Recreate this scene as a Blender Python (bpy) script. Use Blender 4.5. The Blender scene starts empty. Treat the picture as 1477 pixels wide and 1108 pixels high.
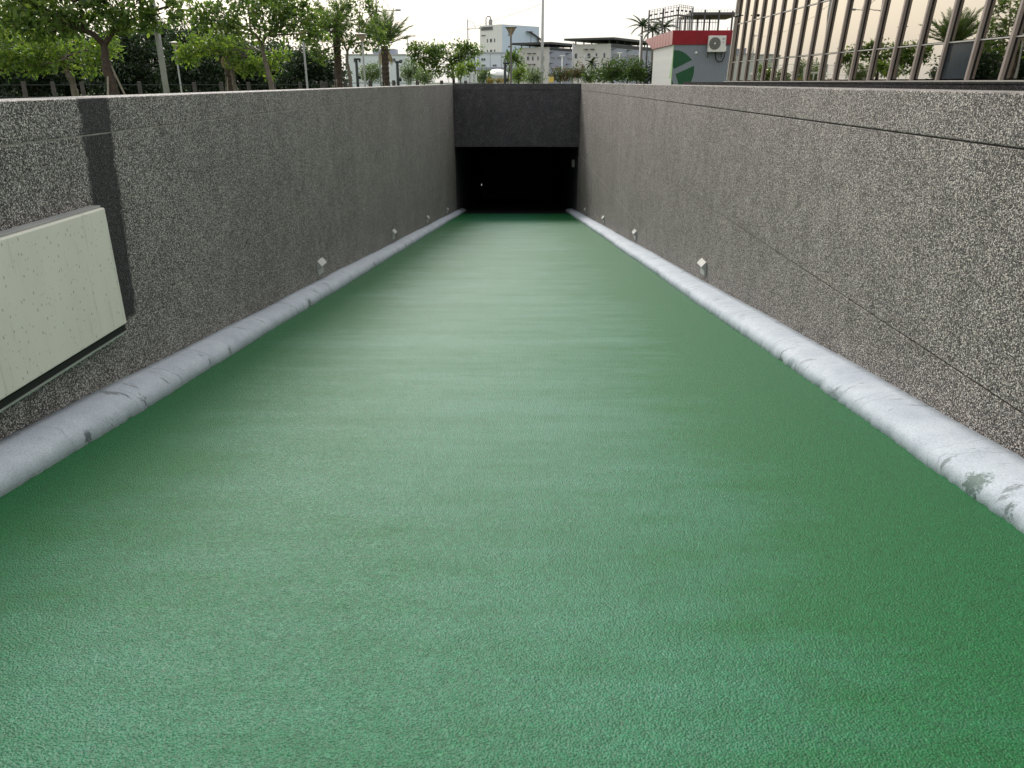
import bpy, bmesh, math, random
import numpy as np
from mathutils import Vector, Matrix

random.seed(7)
rng = np.random.default_rng(7)
SC = bpy.context.scene
COL = SC.collection
R = math.radians

# ------------------------------------------------------------------ camera
EYE = 1.5                                   # eye height over the surrounding ground (z = 0)
PITCH = R(21.62)
cam_d = bpy.data.cameras.new("camera")
cam = bpy.data.objects.new("camera", cam_d)
COL.objects.link(cam)
cam.location = (0, 0, EYE)
cam.rotation_euler = (R(90) - PITCH, 0, R(0.51))
cam_d.sensor_width = 36
cam_d.lens = 36 * 1100 / 1477
cam_d.clip_start = 0.05
cam_d.clip_end = 3000
SC.camera = cam

# ------------------------------------------------------------------ sky, sun, exposure
SUN_AZ, SUN_EL = R(-19), R(33)              # azimuth from +y towards +x
world = bpy.data.worlds.new("World")
SC.world = world
world.use_nodes = True
wn, wl = world.node_tree.nodes, world.node_tree.links
bg = wn["Background"]
sky = wn.new("ShaderNodeTexSky")
sky.sky_type = 'NISHITA'
sky.sun_disc = False
sky.sun_elevation = SUN_EL
sky.sun_rotation = SUN_AZ
sky.dust_density = 5.0
sky.air_density = 1.0
sky.ozone_density = 1.0
veil = wn.new("ShaderNodeMix")              # thin even cloud veil over the clear sky
veil.data_type = 'RGBA'
veil.inputs[0].default_value = 0.72
veil.inputs[7].default_value = (9.55, 9.45, 9.15, 1)
wl.new(sky.outputs[0], veil.inputs[6])
wl.new(veil.outputs[2], bg.inputs[0])
bg.inputs[1].default_value = 0.1
sun_d = bpy.data.lights.new("sun", 'SUN')
sun_d.energy = 1.8
sun_d.angle = R(20)
sun_d.color = (1.0, 0.972, 0.93)
sun = bpy.data.objects.new("sun", sun_d)
COL.objects.link(sun)
_sd = Vector((math.sin(SUN_AZ) * math.cos(SUN_EL), math.cos(SUN_AZ) * math.cos(SUN_EL), math.sin(SUN_EL)))
sun.rotation_euler = (-_sd).to_track_quat('-Z', 'Y').to_euler()
sun.location = (-30, 60, 60)
SC.view_settings.view_transform = 'Standard'
SC.view_settings.look = 'None'
SC.view_settings.exposure = 0.38
SC.view_settings.gamma = 1.0
SC.view_settings.use_curve_mapping = False
SC.cycles.max_bounces = 7
SC.cycles.diffuse_bounces = 3
SC.cycles.glossy_bounces = 3
SC.cycles.transparent_max_bounces = 8

# ------------------------------------------------------------------ survey helper
# bearings read from the photograph, turned into metres at each thing's own distance D (along +y)
C_, S_, F_ = math.cos(PITCH), math.sin(PITCH), 1100.0
def W(px, py, D):
    k = (py - 118) * C_ / F_
    z = D * C_ / (1 - k * S_)
    return Vector(((px - 749) * z / F_, D, EYE - k * z))
def WX(px, D): return (px - 749) * D * C_ / F_
def WZ(py, D): return W(749, py, D).z
def MPP(D): return D * C_ / F_              # metres per pixel at distance D

# ------------------------------------------------------------------ materials
def nodes(m):
    m.use_nodes = True
    return m.node_tree.nodes, m.node_tree.links, m.node_tree.nodes["Principled BSDF"]
def N(nt, t, **kw):
    n = nt.new(t)
    for k, v in kw.items(): setattr(n, k, v)
    return n
def ramp(nt, stops, interp='LINEAR'):
    r = nt.new("ShaderNodeValToRGB"); r.color_ramp.interpolation = interp
    e = r.color_ramp.elements
    while len(e) > 1: e.remove(e[-1])
    e[0].position = stops[0][0]; e[0].color = (*stops[0][1], 1)
    for p, c in stops[1:]:
        x = e.new(p); x.color = (*c, 1)
    return r
def mixc(nt, lk, fac, a, b, mode='MIX'):
    m = nt.new("ShaderNodeMix"); m.data_type = 'RGBA'; m.blend_type = mode
    for s, v in ((0, fac), (6, a), (7, b)):
        if hasattr(v, 'is_linked'): lk.new(v, m.inputs[s])
        elif s == 0: m.inputs[0].default_value = v
        else: m.inputs[s].default_value = (*v, 1)
    return m.outputs[2]
def math_n(nt, lk, op, a, b=None, clamp=False):
    m = nt.new("ShaderNodeMath"); m.operation = op; m.use_clamp = clamp
    for i, v in ((0, a), (1, b)):
        if v is None: continue
        if hasattr(v, 'is_linked'): lk.new(v, m.inputs[i])
        else: m.inputs[i].default_value = v
    return m.outputs[0]
def noise(nt, lk, vec, scale, detail=3, rough=0.55):
    n = nt.new("ShaderNodeTexNoise"); n.inputs["Scale"].default_value = scale
    n.inputs["Detail"].default_value = detail; n.inputs["Roughness"].default_value = rough
    if vec is not None: lk.new(vec, n.inputs["Vector"])
    return n.outputs["Fac"]
def mapping(nt, lk, vec, scale):
    m = nt.new("ShaderNodeMapping"); m.inputs["Scale"].default_value = scale
    lk.new(vec, m.inputs["Vector"]); return m.outputs[0]
def bump(nt, lk, h, strength, dist, normal=None):
    b = nt.new("ShaderNodeBump"); b.inputs["Strength"].default_value = strength
    b.inputs["Distance"].default_value = dist; lk.new(h, b.inputs["Height"])
    if normal is not None: lk.new(normal, b.inputs["Normal"])
    return b.outputs[0]

def plain(name, col, rough=0.6, metal=0.0, var=0.12, scale=3.0, spec=0.4, grime=0.0, bmp=0.0):
    """paint / metal / plaster with a gentle procedural variation"""
    m = bpy.data.materials.new(name); nt, lk, p = nodes(m)
    tc = nt.new("ShaderNodeTexCoord").outputs["Object"]
    f = noise(nt, lk, tc, scale, 5)
    r = ramp(nt, [(0.3, (1 - var,) * 3), (0.7, (1 + var,) * 3)])
    lk.new(f, r.inputs[0])
    c = mixc(nt, lk, 1.0, col, r.outputs[0], 'MULTIPLY')
    if grime:
        g = noise(nt, lk, mapping(nt, lk, tc, (6, 6, 0.6)), 1.5, 6, 0.65)
        gr = ramp(nt, [(0.5, (0, 0, 0)), (0.75, (1, 1, 1))]); lk.new(g, gr.inputs[0])
        c = mixc(nt, lk, math_n(nt, lk, 'MULTIPLY', gr.outputs[0], grime), c, (0.09, 0.085, 0.075))
    lk.new(c, p.inputs["Base Color"])
    p.inputs["Roughness"].default_value = rough; p.inputs["Metallic"].default_value = metal
    p.inputs["Specular IOR Level"].default_value = spec
    if bmp:
        lk.new(bump(nt, lk, noise(nt, lk, tc, 60, 3), bmp, 0.01), p.inputs["Normal"])
    return m

def aggregate(name, stops, bumpy=1.0, strip=None, spec=0.35, hues=((1.09, 0.985, 0.915), (0.985, 0.98, 1.02))):
    """exposed pebble aggregate: every pebble its own tone"""
    m = bpy.data.materials.new(name); nt, lk, p = nodes(m)
    pos = nt.new("ShaderNodeNewGeometry").outputs["Position"]
    v = nt.new("ShaderNodeTexVoronoi"); v.inputs["Scale"].default_value = 138; lk.new(pos, v.inputs["Vector"])
    sep = nt.new("ShaderNodeSeparateColor"); lk.new(v.outputs["Color"], sep.inputs[0])
    big = noise(nt, lk, pos, 0.55, 4, 0.6)
    mid = noise(nt, lk, pos, 3.5, 4, 0.6)
    streak = noise(nt, lk, mapping(nt, lk, pos, (1.3, 1.3, 0.12)), 1.6, 4, 0.6)
    s = math_n(nt, lk, 'ADD', sep.outputs[0], math_n(nt, lk, 'MULTIPLY', math_n(nt, lk, 'SUBTRACT', big, 0.5), 0.22))
    s = math_n(nt, lk, 'ADD', s, math_n(nt, lk, 'MULTIPLY', math_n(nt, lk, 'SUBTRACT', mid, 0.5), 0.30))
    s = math_n(nt, lk, 'ADD', s, math_n(nt, lk, 'MULTIPLY', math_n(nt, lk, 'SUBTRACT', streak, 0.5), 0.12))
    r = ramp(nt, stops); lk.new(s, r.inputs[0])
    hue = mixc(nt, lk, sep.outputs[1], *hues)
    c = mixc(nt, lk, 1.0, r.outputs[0], hue, 'MULTIPLY')
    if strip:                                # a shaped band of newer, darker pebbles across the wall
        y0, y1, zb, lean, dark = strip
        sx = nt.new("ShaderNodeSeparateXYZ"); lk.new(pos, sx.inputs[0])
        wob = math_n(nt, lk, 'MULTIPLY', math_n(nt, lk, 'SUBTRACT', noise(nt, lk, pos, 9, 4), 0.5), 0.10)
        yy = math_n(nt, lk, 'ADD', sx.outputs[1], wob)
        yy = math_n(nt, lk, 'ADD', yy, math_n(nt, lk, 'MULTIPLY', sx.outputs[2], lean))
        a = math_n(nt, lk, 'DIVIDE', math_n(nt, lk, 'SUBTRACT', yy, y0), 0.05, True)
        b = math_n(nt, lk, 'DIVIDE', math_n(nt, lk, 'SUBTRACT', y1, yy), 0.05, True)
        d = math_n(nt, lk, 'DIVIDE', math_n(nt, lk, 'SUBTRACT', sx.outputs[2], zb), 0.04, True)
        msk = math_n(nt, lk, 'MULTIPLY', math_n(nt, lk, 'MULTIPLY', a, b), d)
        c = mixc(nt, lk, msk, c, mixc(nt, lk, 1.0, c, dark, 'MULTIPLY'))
    lk.new(c, p.inputs["Base Color"])
    p.inputs["Roughness"].default_value = 0.62
    p.inputs["Specular IOR Level"].default_value = spec
    inv = math_n(nt, lk, 'SUBTRACT', 1.0, v.outputs["Distance"])
    lk.new(bump(nt, lk, inv, 0.75 * bumpy, 0.012), p.inputs["Normal"])
    return m

AGG = [(0.11, (0.032, 0.030, 0.028)), (0.41, (0.116, 0.110, 0.102)), (0.69, (0.28, 0.268, 0.248)), (0.95, (0.72, 0.695, 0.652))]
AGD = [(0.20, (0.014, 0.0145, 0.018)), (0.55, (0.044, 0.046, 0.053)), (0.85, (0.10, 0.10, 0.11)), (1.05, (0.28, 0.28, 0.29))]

M = {}
M['agg'] = aggregate('pebble_aggregate', AGG)
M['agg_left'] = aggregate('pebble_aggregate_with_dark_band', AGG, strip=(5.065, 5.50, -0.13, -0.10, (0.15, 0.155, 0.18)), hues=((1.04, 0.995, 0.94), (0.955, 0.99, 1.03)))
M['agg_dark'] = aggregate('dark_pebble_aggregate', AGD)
M['agg_black'] = aggregate('black_pebble_aggregate', [(0.3, (0.006, 0.006, 0.007)), (0.8, (0.02, 0.02, 0.022)), (1.05, (0.16, 0.16, 0.17))], spec=0.05)
M['joint'] = plain('joint_mortar', (0.05, 0.047, 0.042), 0.85)
M['joint_pale'] = plain('joint_mortar_pale', (0.26, 0.25, 0.22), 0.85, var=0.35, scale=6)

def green_floor():
    m = bpy.data.materials.new('green_ramp_coating'); nt, lk, p = nodes(m)
    pos = nt.new("ShaderNodeNewGeometry").outputs["Position"]
    # worn dust film that also carries painted sheen: broad blotches plus roller passes running across the ramp
    blot = noise(nt, lk, mapping(nt, lk, pos, (0.55, 0.35, 0.35)), 1.0, 5, 0.6)
    pas = noise(nt, lk, mapping(nt, lk, pos, (0.38, 1.9, 1.9)), 1.0, 7, 0.70)
    fine = noise(nt, lk, pos, 7, 5, 0.65)
    f = math_n(nt, lk, 'ADD', math_n(nt, lk, 'MULTIPLY', blot, 0.45), math_n(nt, lk, 'MULTIPLY', pas, 0.50))
    f = math_n(nt, lk, 'ADD', f, math_n(nt, lk, 'MULTIPLY', fine, 0.18))
    thin = noise(nt, lk, mapping(nt, lk, pos, (1.3, 6.0, 6.0)), 1.0, 6, 0.7)     # narrow roller laps
    f = math_n(nt, lk, 'ADD', f, math_n(nt, lk, 'MULTIPLY', math_n(nt, lk, 'SUBTRACT', thin, 0.5), 0.34))
    # traffic keeps the film in the middle; its brightness left of centre paints in sheen
    sp = nt.new("ShaderNodeSeparateXYZ"); lk.new(pos, sp.inputs[0])
    q = math_n(nt, lk, 'POWER', math_n(nt, lk, 'DIVIDE', math_n(nt, lk, 'ABSOLUTE', math_n(nt, lk, 'ADD', sp.outputs[0], 0.40)), 2.1), 2.0)
    f = math_n(nt, lk, 'SUBTRACT', math_n(nt, lk, 'ADD', f, 0.13), math_n(nt, lk, 'MULTIPLY', q, 0.30))
    r = ramp(nt, [(0.46, (0, 0, 0)), (0.76, (1, 1, 1))]); lk.new(f, r.inputs[0])
    c = mixc(nt, lk, math_n(nt, lk, 'MULTIPLY', r.outputs[0], 0.75), (0.004, 0.122, 0.030), (0.036, 0.188, 0.116))
    st = nt.new("ShaderNodeTexVoronoi"); st.inputs["Scale"].default_value = 125; lk.new(pos, st.inputs["Vector"])
    n1 = noise(nt, lk, pos, 145, 2, 0.5)
    h = math_n(nt, lk, 'ADD', math_n(nt, lk, 'MULTIPLY', st.outputs["Distance"], -0.8), n1)
    spk = ramp(nt, [(0.34, (0.66,) * 3), (0.64, (1.30,) * 3)]); lk.new(n1, spk.inputs[0])
    c = mixc(nt, lk, 1.0, c, spk.outputs[0], 'MULTIPLY')
    n2 = noise(nt, lk, pos, 38, 4, 0.7)      # coarser grit that still shows farther down the ramp
    sp2 = ramp(nt, [(0.36, (0.82,) * 3), (0.64, (1.16,) * 3)]); lk.new(n2, sp2.inputs[0])
    c = mixc(nt, lk, 1.0, c, sp2.outputs[0], 'MULTIPLY')
    h = math_n(nt, lk, 'ADD', h, math_n(nt, lk, 'MULTIPLY', n2, 0.8))
    lk.new(c, p.inputs["Base Color"])
    rr = nt.new("ShaderNodeMapRange"); rr.inputs[3].default_value = 0.56; rr.inputs[4].default_value = 0.43
    lk.new(r.outputs[0], rr.inputs[0]); lk.new(rr.outputs[0], p.inputs["Roughness"])
    p.inputs["Specular IOR Level"].default_value = 0.42
    b1 = bump(nt, lk, pas, 0.05, 0.05)
    lk.new(bump(nt, lk, h, 0.70, 0.006, b1), p.inputs["Normal"])
    return m
M['green'] = green_floor()

def ramp_out(nt, lk, f):
    r = ramp(nt, [(0.32, (0, 0, 0)), (0.68, (1, 1, 1))]); lk.new(f, r.inputs[0]); return r.outputs[0]
def kerb_mat():
    m = bpy.data.materials.new('worn_kerb_paint'); nt, lk, p = nodes(m)
    pos = nt.new("ShaderNodeNewGeometry").outputs["Position"]
    a = ramp_out(nt, lk, noise(nt, lk, pos, 2.6, 8, 0.72)); b = noise(nt, lk, pos, 95, 4, 0.6)
    c = mixc(nt, lk, a, (0.40, 0.455, 0.52), (0.55, 0.605, 0.665))
    r = ramp(nt, [(0.33, (0.80,) * 3), (0.5, (1.0,) * 3), (0.72, (1.14,) * 3)]); lk.new(b, r.inputs[0])
    c = mixc(nt, lk, 1.0, c, r.outputs[0], 'MULTIPLY')
    cr = noise(nt, lk, mapping(nt, lk, pos, (1.2, 3.0, 1.2)), 3.0, 6, 0.7)     # scuffs and chips
    sc = ramp(nt, [(0.61, (0, 0, 0)), (0.66, (1, 1, 1))]); lk.new(cr, sc.inputs[0])
    c = mixc(nt, lk, math_n(nt, lk, 'MULTIPLY', sc.outputs[0], 0.7), c, (0.13, 0.15, 0.15))
    crk = nt.new("ShaderNodeTexVoronoi"); crk.feature = 'DISTANCE_TO_EDGE'; crk.inputs["Scale"].default_value = 1.0   # cross cracks
    wv = nt.new("ShaderNodeVectorMath"); wv.operation = 'ADD'
    nv = nt.new("ShaderNodeTexNoise"); nv.inputs["Scale"].default_value = 4; lk.new(pos, nv.inputs["Vector"])
    ns = nt.new("ShaderNodeVectorMath"); ns.operation = 'SCALE'; ns.inputs[3].default_value = 0.25; lk.new(nv.outputs["Color"], ns.inputs[0])
    lk.new(pos, wv.inputs[0]); lk.new(ns.outputs[0], wv.inputs[1])
    lk.new(mapping(nt, lk, wv.outputs[0], (0.25, 1.7, 0.25)), crk.inputs["Vector"])
    cl = math_n(nt, lk, 'LESS_THAN', crk.outputs["Distance"], 0.006)
    c = mixc(nt, lk, math_n(nt, lk, 'MULTIPLY', cl, 0.28), c, (0.10, 0.11, 0.12))
    gs = noise(nt, lk, mapping(nt, lk, pos, (1, 1.3, 1)), 1.1, 6, 0.75)       # smears of green coating
    gr = ramp(nt, [(0.64, (0, 0, 0)), (0.70, (1, 1, 1))]); lk.new(gs, gr.inputs[0])
    c = mixc(nt, lk, math_n(nt, lk, 'MULTIPLY', gr.outputs[0], 0.6), c, (0.05, 0.14, 0.08))
    # single marks: a broken-out chip, a smear of floor coating, tyre scuffs
    for mx, my, up, rad_, col_ in ((2.40, 7.8, .07, .060, (0.10, 0.085, 0.06)), (2.33, 3.42, .05, .085, (0.05, 0.11, 0.075)), (2.33, 3.12, .04, .05, (0.06, 0.10, 0.08)),
                                   (-2.64, 4.85, .05, .055, (0.09, 0.11, 0.115)), (-2.62, 4.15, .04, .045, (0.08, 0.10, 0.105)), (-2.63, 6.5, .05, .04, (0.08, 0.11, 0.10)),
                                   (-2.62, 9.2, .05, .075, (0.10, 0.14, 0.12)), (-2.62, 13.6, .05, .06, (0.05, 0.06, 0.06)), (-2.62, 17.5, .05, .07, (0.07, 0.08, 0.08)),
                                   (2.33, 23.0, .06, .07, (0.12, 0.12, 0.12)), (2.34, 5.2, .03, .05, (0.12, 0.14, 0.14))):
        dv = nt.new("ShaderNodeVectorMath"); dv.operation = 'DISTANCE'; lk.new(pos, dv.inputs[0])
        dv.inputs[1].default_value = (mx, my, -0.06 - 0.115 * my + up)
        dd = math_n(nt, lk, 'ADD', dv.outputs["Value"], math_n(nt, lk, 'MULTIPLY', math_n(nt, lk, 'SUBTRACT', noise(nt, lk, pos, 28, 5, 0.7), 0.5), rad_ * 2.6))
        mk = math_n(nt, lk, 'DIVIDE', math_n(nt, lk, 'SUBTRACT', rad_, dd), rad_ * 0.35, True)
        c = mixc(nt, lk, math_n(nt, lk, 'MULTIPLY', mk, 0.8), c, col_)
    lk.new(c, p.inputs["Base Color"]); p.inputs["Roughness"].default_value = 0.7
    lk.new(bump(nt, lk, b, 0.35, 0.008), p.inputs["Normal"])
    return m
M['kerb'] = kerb_mat()

def panel_mat():
    m = bpy.data.materials.new('cream_sheet_with_rust_specks'); nt, lk, p = nodes(m)
    tc = nt.new("ShaderNodeTexCoord").outputs["Object"]
    cloud = noise(nt, lk, mapping(nt, lk, tc, (1, 1.6, 0.7)), 2.2, 5)
    c = mixc(nt, lk, cloud, (0.72, 0.71, 0.62), (0.86, 0.85, 0.765))
    v = nt.new("ShaderNodeTexVoronoi"); v.inputs["Scale"].default_value = 1.0; v.voronoi_dimensions = '2D'
    sxyz = nt.new("ShaderNodeSeparateXYZ"); lk.new(tc, sxyz.inputs[0]); cxy = nt.new("ShaderNodeCombineXYZ")
    lk.new(math_n(nt, lk, 'MULTIPLY', sxyz.outputs[1], 42.0), cxy.inputs[0]); lk.new(math_n(nt, lk, 'MULTIPLY', sxyz.outputs[2], 20.0), cxy.inputs[1])
    lk.new(cxy.outputs[0], v.inputs["Vector"])
    sep = nt.new("ShaderNodeSeparateColor"); lk.new(v.outputs["Color"], sep.inputs[0])
    size = math_n(nt, lk, 'MULTIPLY', math_n(nt, lk, 'POWER', sep.outputs[0], 4.0), 0.21)
    spot = math_n(nt, lk, 'LESS_THAN', v.outputs["Distance"], size)
    drip = noise(nt, lk, mapping(nt, lk, tc, (30, 30, 2.2)), 1.0, 5, 0.7)
    dr = ramp(nt, [(0.56, (0, 0, 0)), (0.75, (1, 1, 1))]); lk.new(drip, dr.inputs[0])
    c = mixc(nt, lk, math_n(nt, lk, 'MULTIPLY', dr.outputs[0], 0.35), c, (0.25, 0.23, 0.18))
    c = mixc(nt, lk, math_n(nt, lk, 'MULTIPLY', spot, 0.55), c, (0.15, 0.125, 0.095))
    lk.new(c, p.inputs["Base Color"]); p.inputs["Roughness"].default_value = 0.45
    return m
M['panel'] = panel_mat()
M['black'] = plain('black_rubber', (0.012, 0.012, 0.013), 0.6)
M['alu'] = plain('brushed_edge_metal', (0.55, 0.55, 0.53), 0.35, 0.6)
M['whitebox'] = plain('white_fixture_paint', (0.50, 0.495, 0.465), 0.45, var=0.06, grime=0.25)
M['acwhite'] = plain('white_appliance_paint', (0.74, 0.73, 0.70), 0.4, var=0.04, grime=0.15)
M['greybox'] = plain('grey_fixture_paint', (0.36, 0.37, 0.36), 0.5, var=0.1)
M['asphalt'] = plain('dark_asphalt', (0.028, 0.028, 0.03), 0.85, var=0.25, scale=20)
M['conc_dark'] = plain('dark_concrete', (0.07, 0.07, 0.072), 0.85, var=0.2)  # tunnel's darkness put into the colour of its walls and ceiling
M['pave'] = plain('grey_paving', (0.26, 0.255, 0.24), 0.85, var=0.15, scale=2)
def ground_mat():
    m = bpy.data.materials.new('lawn_and_earth'); nt, lk, p = nodes(m)
    pos = nt.new("ShaderNodeNewGeometry").outputs["Position"]
    a = noise(nt, lk, pos, 0.25, 6, 0.6); b = noise(nt, lk, pos, 9, 4)
    c = mixc(nt, lk, a, (0.05, 0.10, 0.02), (0.12, 0.15, 0.045))
    c = mixc(nt, lk, math_n(nt, lk, 'MULTIPLY', b, 0.45), c, (0.16, 0.14, 0.09))
    lk.new(c, p.inputs["Base Color"]); p.inputs["Roughness"].default_value = 0.95
    return m
M['ground'] = ground_mat()

def leaf_mat(name, cols, trans=0.45, rough=0.45):
    m = bpy.data.materials.new(name); nt, lk, p = nodes(m)
    g = nt.new("ShaderNodeNewGeometry")
    n = len(cols)
    r = ramp(nt, [(i / (n - 1), c) for i, c in enumerate(cols)])
    lk.new(g.outputs["Random Per Island"], r.inputs[0])
    lk.new(r.outputs[0], p.inputs["Base Color"]); p.inputs["Roughness"].default_value = rough
    t = nt.new("ShaderNodeBsdfTranslucent")
    lk.new(mixc(nt, lk, 1.0, r.outputs[0], (1.7, 1.95, 0.8), 'MULTIPLY'), t.inputs[0])
    mx = nt.new("ShaderNodeMixShader"); mx.inputs[0].default_value = trans
    lk.new(p.outputs[0], mx.inputs[1]); lk.new(t.outputs[0], mx.inputs[2])
    lk.new(mx.outputs[0], nt["Material Output"].inputs[0])
    return m
M['leaf'] = leaf_mat('almond_tree_leaf', [(0.042, 0.075, 0.028), (0.075, 0.125, 0.040), (0.120, 0.175, 0.052), (0.20, 0.245, 0.072)], .45, .34)
M['leaf_y'] = leaf_mat('young_yellow_green_leaf', [(0.066, 0.115, 0.032), (0.125, 0.185, 0.046), (0.22, 0.26, 0.07)], .5, .34)
M['leaf_d'] = leaf_mat('dark_evergreen_leaf', [(0.018, 0.034, 0.020), (0.030, 0.054, 0.030), (0.055, 0.085, 0.042)], 0.25)
M['leaf_p'] = leaf_mat('pale_green_leaf', [(0.09, 0.14, 0.07), (0.13, 0.18, 0.09), (0.18, 0.22, 0.11)], 0.3)
M['leaf_m'] = leaf_mat('mid_green_leaf', [(0.03, 0.06, 0.02), (0.05, 0.09, 0.025), (0.09, 0.13, 0.035)], 0.35)
M['flower'] = leaf_mat('orange_and_yellow_flower', [(0.10, 0.13, 0.03), (0.25, 0.20, 0.04), (0.35, 0.10, 0.03)], 0.3)
M['redleaf'] = leaf_mat('leaf_with_red_blossom', [(0.03, 0.06, 0.02), (0.05, 0.09, 0.03), (0.06, 0.10, 0.03), (0.25, 0.05, 0.07)], 0.3)
M['frond'] = leaf_mat('date_palm_leaf', [(0.05, 0.09, 0.03), (0.08, 0.12, 0.045), (0.13, 0.16, 0.07)], 0.3)
M['frond_dry'] = leaf_mat('dry_palm_leaf', [(0.16, 0.11, 0.06), (0.24, 0.18, 0.10)], 0.3)
M['frond_d'] = leaf_mat('royal_palm_leaf', [(0.025, 0.045, 0.025), (0.045, 0.07, 0.035)], 0.2)
M['bark'] = plain('brown_bark', (0.075, 0.056, 0.045), 0.9, var=0.35, scale=9, bmp=0.6)
M['bark_pale'] = plain('pale_grey_bark', (0.17, 0.145, 0.12), 0.9, var=0.3, scale=9, bmp=0.6)
M['bamboo'] = plain('grey_stake_wood', (0.30, 0.27, 0.22), 0.8, var=0.2)
M['galv'] = plain('galvanised_pole', (0.42, 0.43, 0.43), 0.5, 0.3, grime=0.2)
M['lampgrey'] = plain('grey_brown_lamp_paint', (0.16, 0.155, 0.145), 0.5)
M['lampglass'] = plain('amber_lamp_glass', (0.46, 0.36, 0.28), 0.2, var=0.1)
M['darkpost'] = plain('dark_green_post_paint', (0.02, 0.028, 0.028), 0.5)
M['fencepost'] = plain('weathered_fence_post', (0.07, 0.065, 0.058), 0.85, var=0.3)
M['bwhite'] = plain('white_plaster', (0.80, 0.80, 0.79), 0.8, var=0.03, scale=0.3, grime=0.06)
M['bcream'] = plain('cream_wall_tile', (0.62, 0.60, 0.585), 0.8, var=0.04, scale=0.3, grime=0.06)
M['bwhite_shade'] = plain('shaded_white_plaster', (0.56, 0.66, 0.80), 0.7, var=0.03, scale=0.3)  # bluish shade of the white tower's right face put into its colour
M['bgrey'] = plain('blue_grey_shade_tone', (0.36, 0.385, 0.46), 0.7, var=0.04, scale=0.3)  # bluish shade of the offices' right faces put into the colour
M['bmint'] = plain('pale_mint_cladding', (0.68, 0.74, 0.76), 0.7, var=0.04, scale=0.3)
M['roofdark'] = plain('dark_roof_sheet', (0.06, 0.063, 0.066), 0.6)
M['steel'] = plain('dark_steel', (0.085, 0.08, 0.082), 0.55, 0.2)
M['steelpale'] = plain('pale_steel', (0.34, 0.34, 0.34), 0.5, 0.3)
M['rust'] = plain('rusty_underside', (0.20, 0.15, 0.10), 0.8, var=0.4, scale=4)
M['pane_dark'] = plain('dark_window_pane', (0.035, 0.045, 0.055), 0.12, spec=0.6)
M['frame'] = plain('grey_window_frame', (0.42, 0.44, 0.46), 0.5)
M['white'] = plain('white_gloss_paint', (0.80, 0.80, 0.79), 0.4, var=0.04)
M['red'] = plain('dark_red_fascia', (0.27, 0.014, 0.024), 0.28, var=0.12, scale=2.5, grime=0.05)
M['redsign'] = plain('red_sign_paint', (0.65, 0.03, 0.04), 0.5)
M['yellow'] = plain('yellow_sign_paint', (0.75, 0.55, 0.14), 0.5)
M['kgrey'] = plain('shaded_corrugated_sheet', (0.235, 0.265, 0.305), 0.5, var=0.06, scale=1.5, grime=0.12)  # kiosk front's blue-grey shade put into the sheet colour
M['kwhite'] = plain('white_corrugated_sheet', (0.68, 0.68, 0.68), 0.5, var=0.05, grime=0.12)
M['kgreen'] = plain('dark_green_print', (0.012, 0.085, 0.035), 0.5, var=0.05)
M['klight'] = plain('light_green_print', (0.36, 0.52, 0.30), 0.5, var=0.05)
M['acgrille'] = plain('grey_fan_grille', (0.13, 0.12, 0.11), 0.5)
M['mullion'] = plain('bronze_pink_aluminium', (0.36, 0.305, 0.278), 0.4, 0.2, var=0.06)
M['mull_in'] = plain('dark_gasket', (0.02, 0.018, 0.018), 0.5)
M['stonecap'] = plain('beige_stone_cap', (0.38, 0.355, 0.32), 0.8, var=0.12)
M['room'] = plain('dim_room_wall', (0.16, 0.125, 0.085), 0.9)
M['curtain'] = plain('ochre_curtain', (0.20, 0.145, 0.07), 0.9, var=0.25, scale=6)

def glass_mat():
    m = bpy.data.materials.new('reflective_bronze_glass'); nt, lk, p = nodes(m)
    tc = nt.new("ShaderNodeNewGeometry").outputs["Position"]
    gl = nt.new("ShaderNodeBsdfGlossy"); gl.inputs["Roughness"].default_value = 0.012
    gl.inputs["Color"].default_value = (0.97, 0.93, 0.85, 1)
    lk.new(bump(nt, lk, noise(nt, lk, tc, 0.9, 2), 0.05, 0.02), gl.inputs["Normal"])
    tr = nt.new("ShaderNodeBsdfTransparent"); tr.inputs[0].default_value = (0.42, 0.38, 0.31, 1)
    fr = nt.new("ShaderNodeFresnel"); fr.inputs[0].default_value = 2.6
    fac = math_n(nt, lk, 'ADD', math_n(nt, lk, 'MULTIPLY', fr.outputs[0], 0.75), 0.42, True)
    mx = nt.new("ShaderNodeMixShader"); lk.new(fac, mx.inputs[0])
    lk.new(tr.outputs[0], mx.inputs[1]); lk.new(gl.outputs[0], mx.inputs[2])
    lk.new(mx.outputs[0], nt["Material Output"].inputs[0])
    return m
M['glass'] = glass_mat()
def lit_mat():
    m = bpy.data.materials.new('lit_tunnel_lamp'); nt, lk, p = nodes(m)
    p.inputs["Emission Color"].default_value = (1, 0.95, 0.85, 1); p.inputs["Emission Strength"].default_value = 0.6
    return m
M['lit'] = lit_mat()

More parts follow.
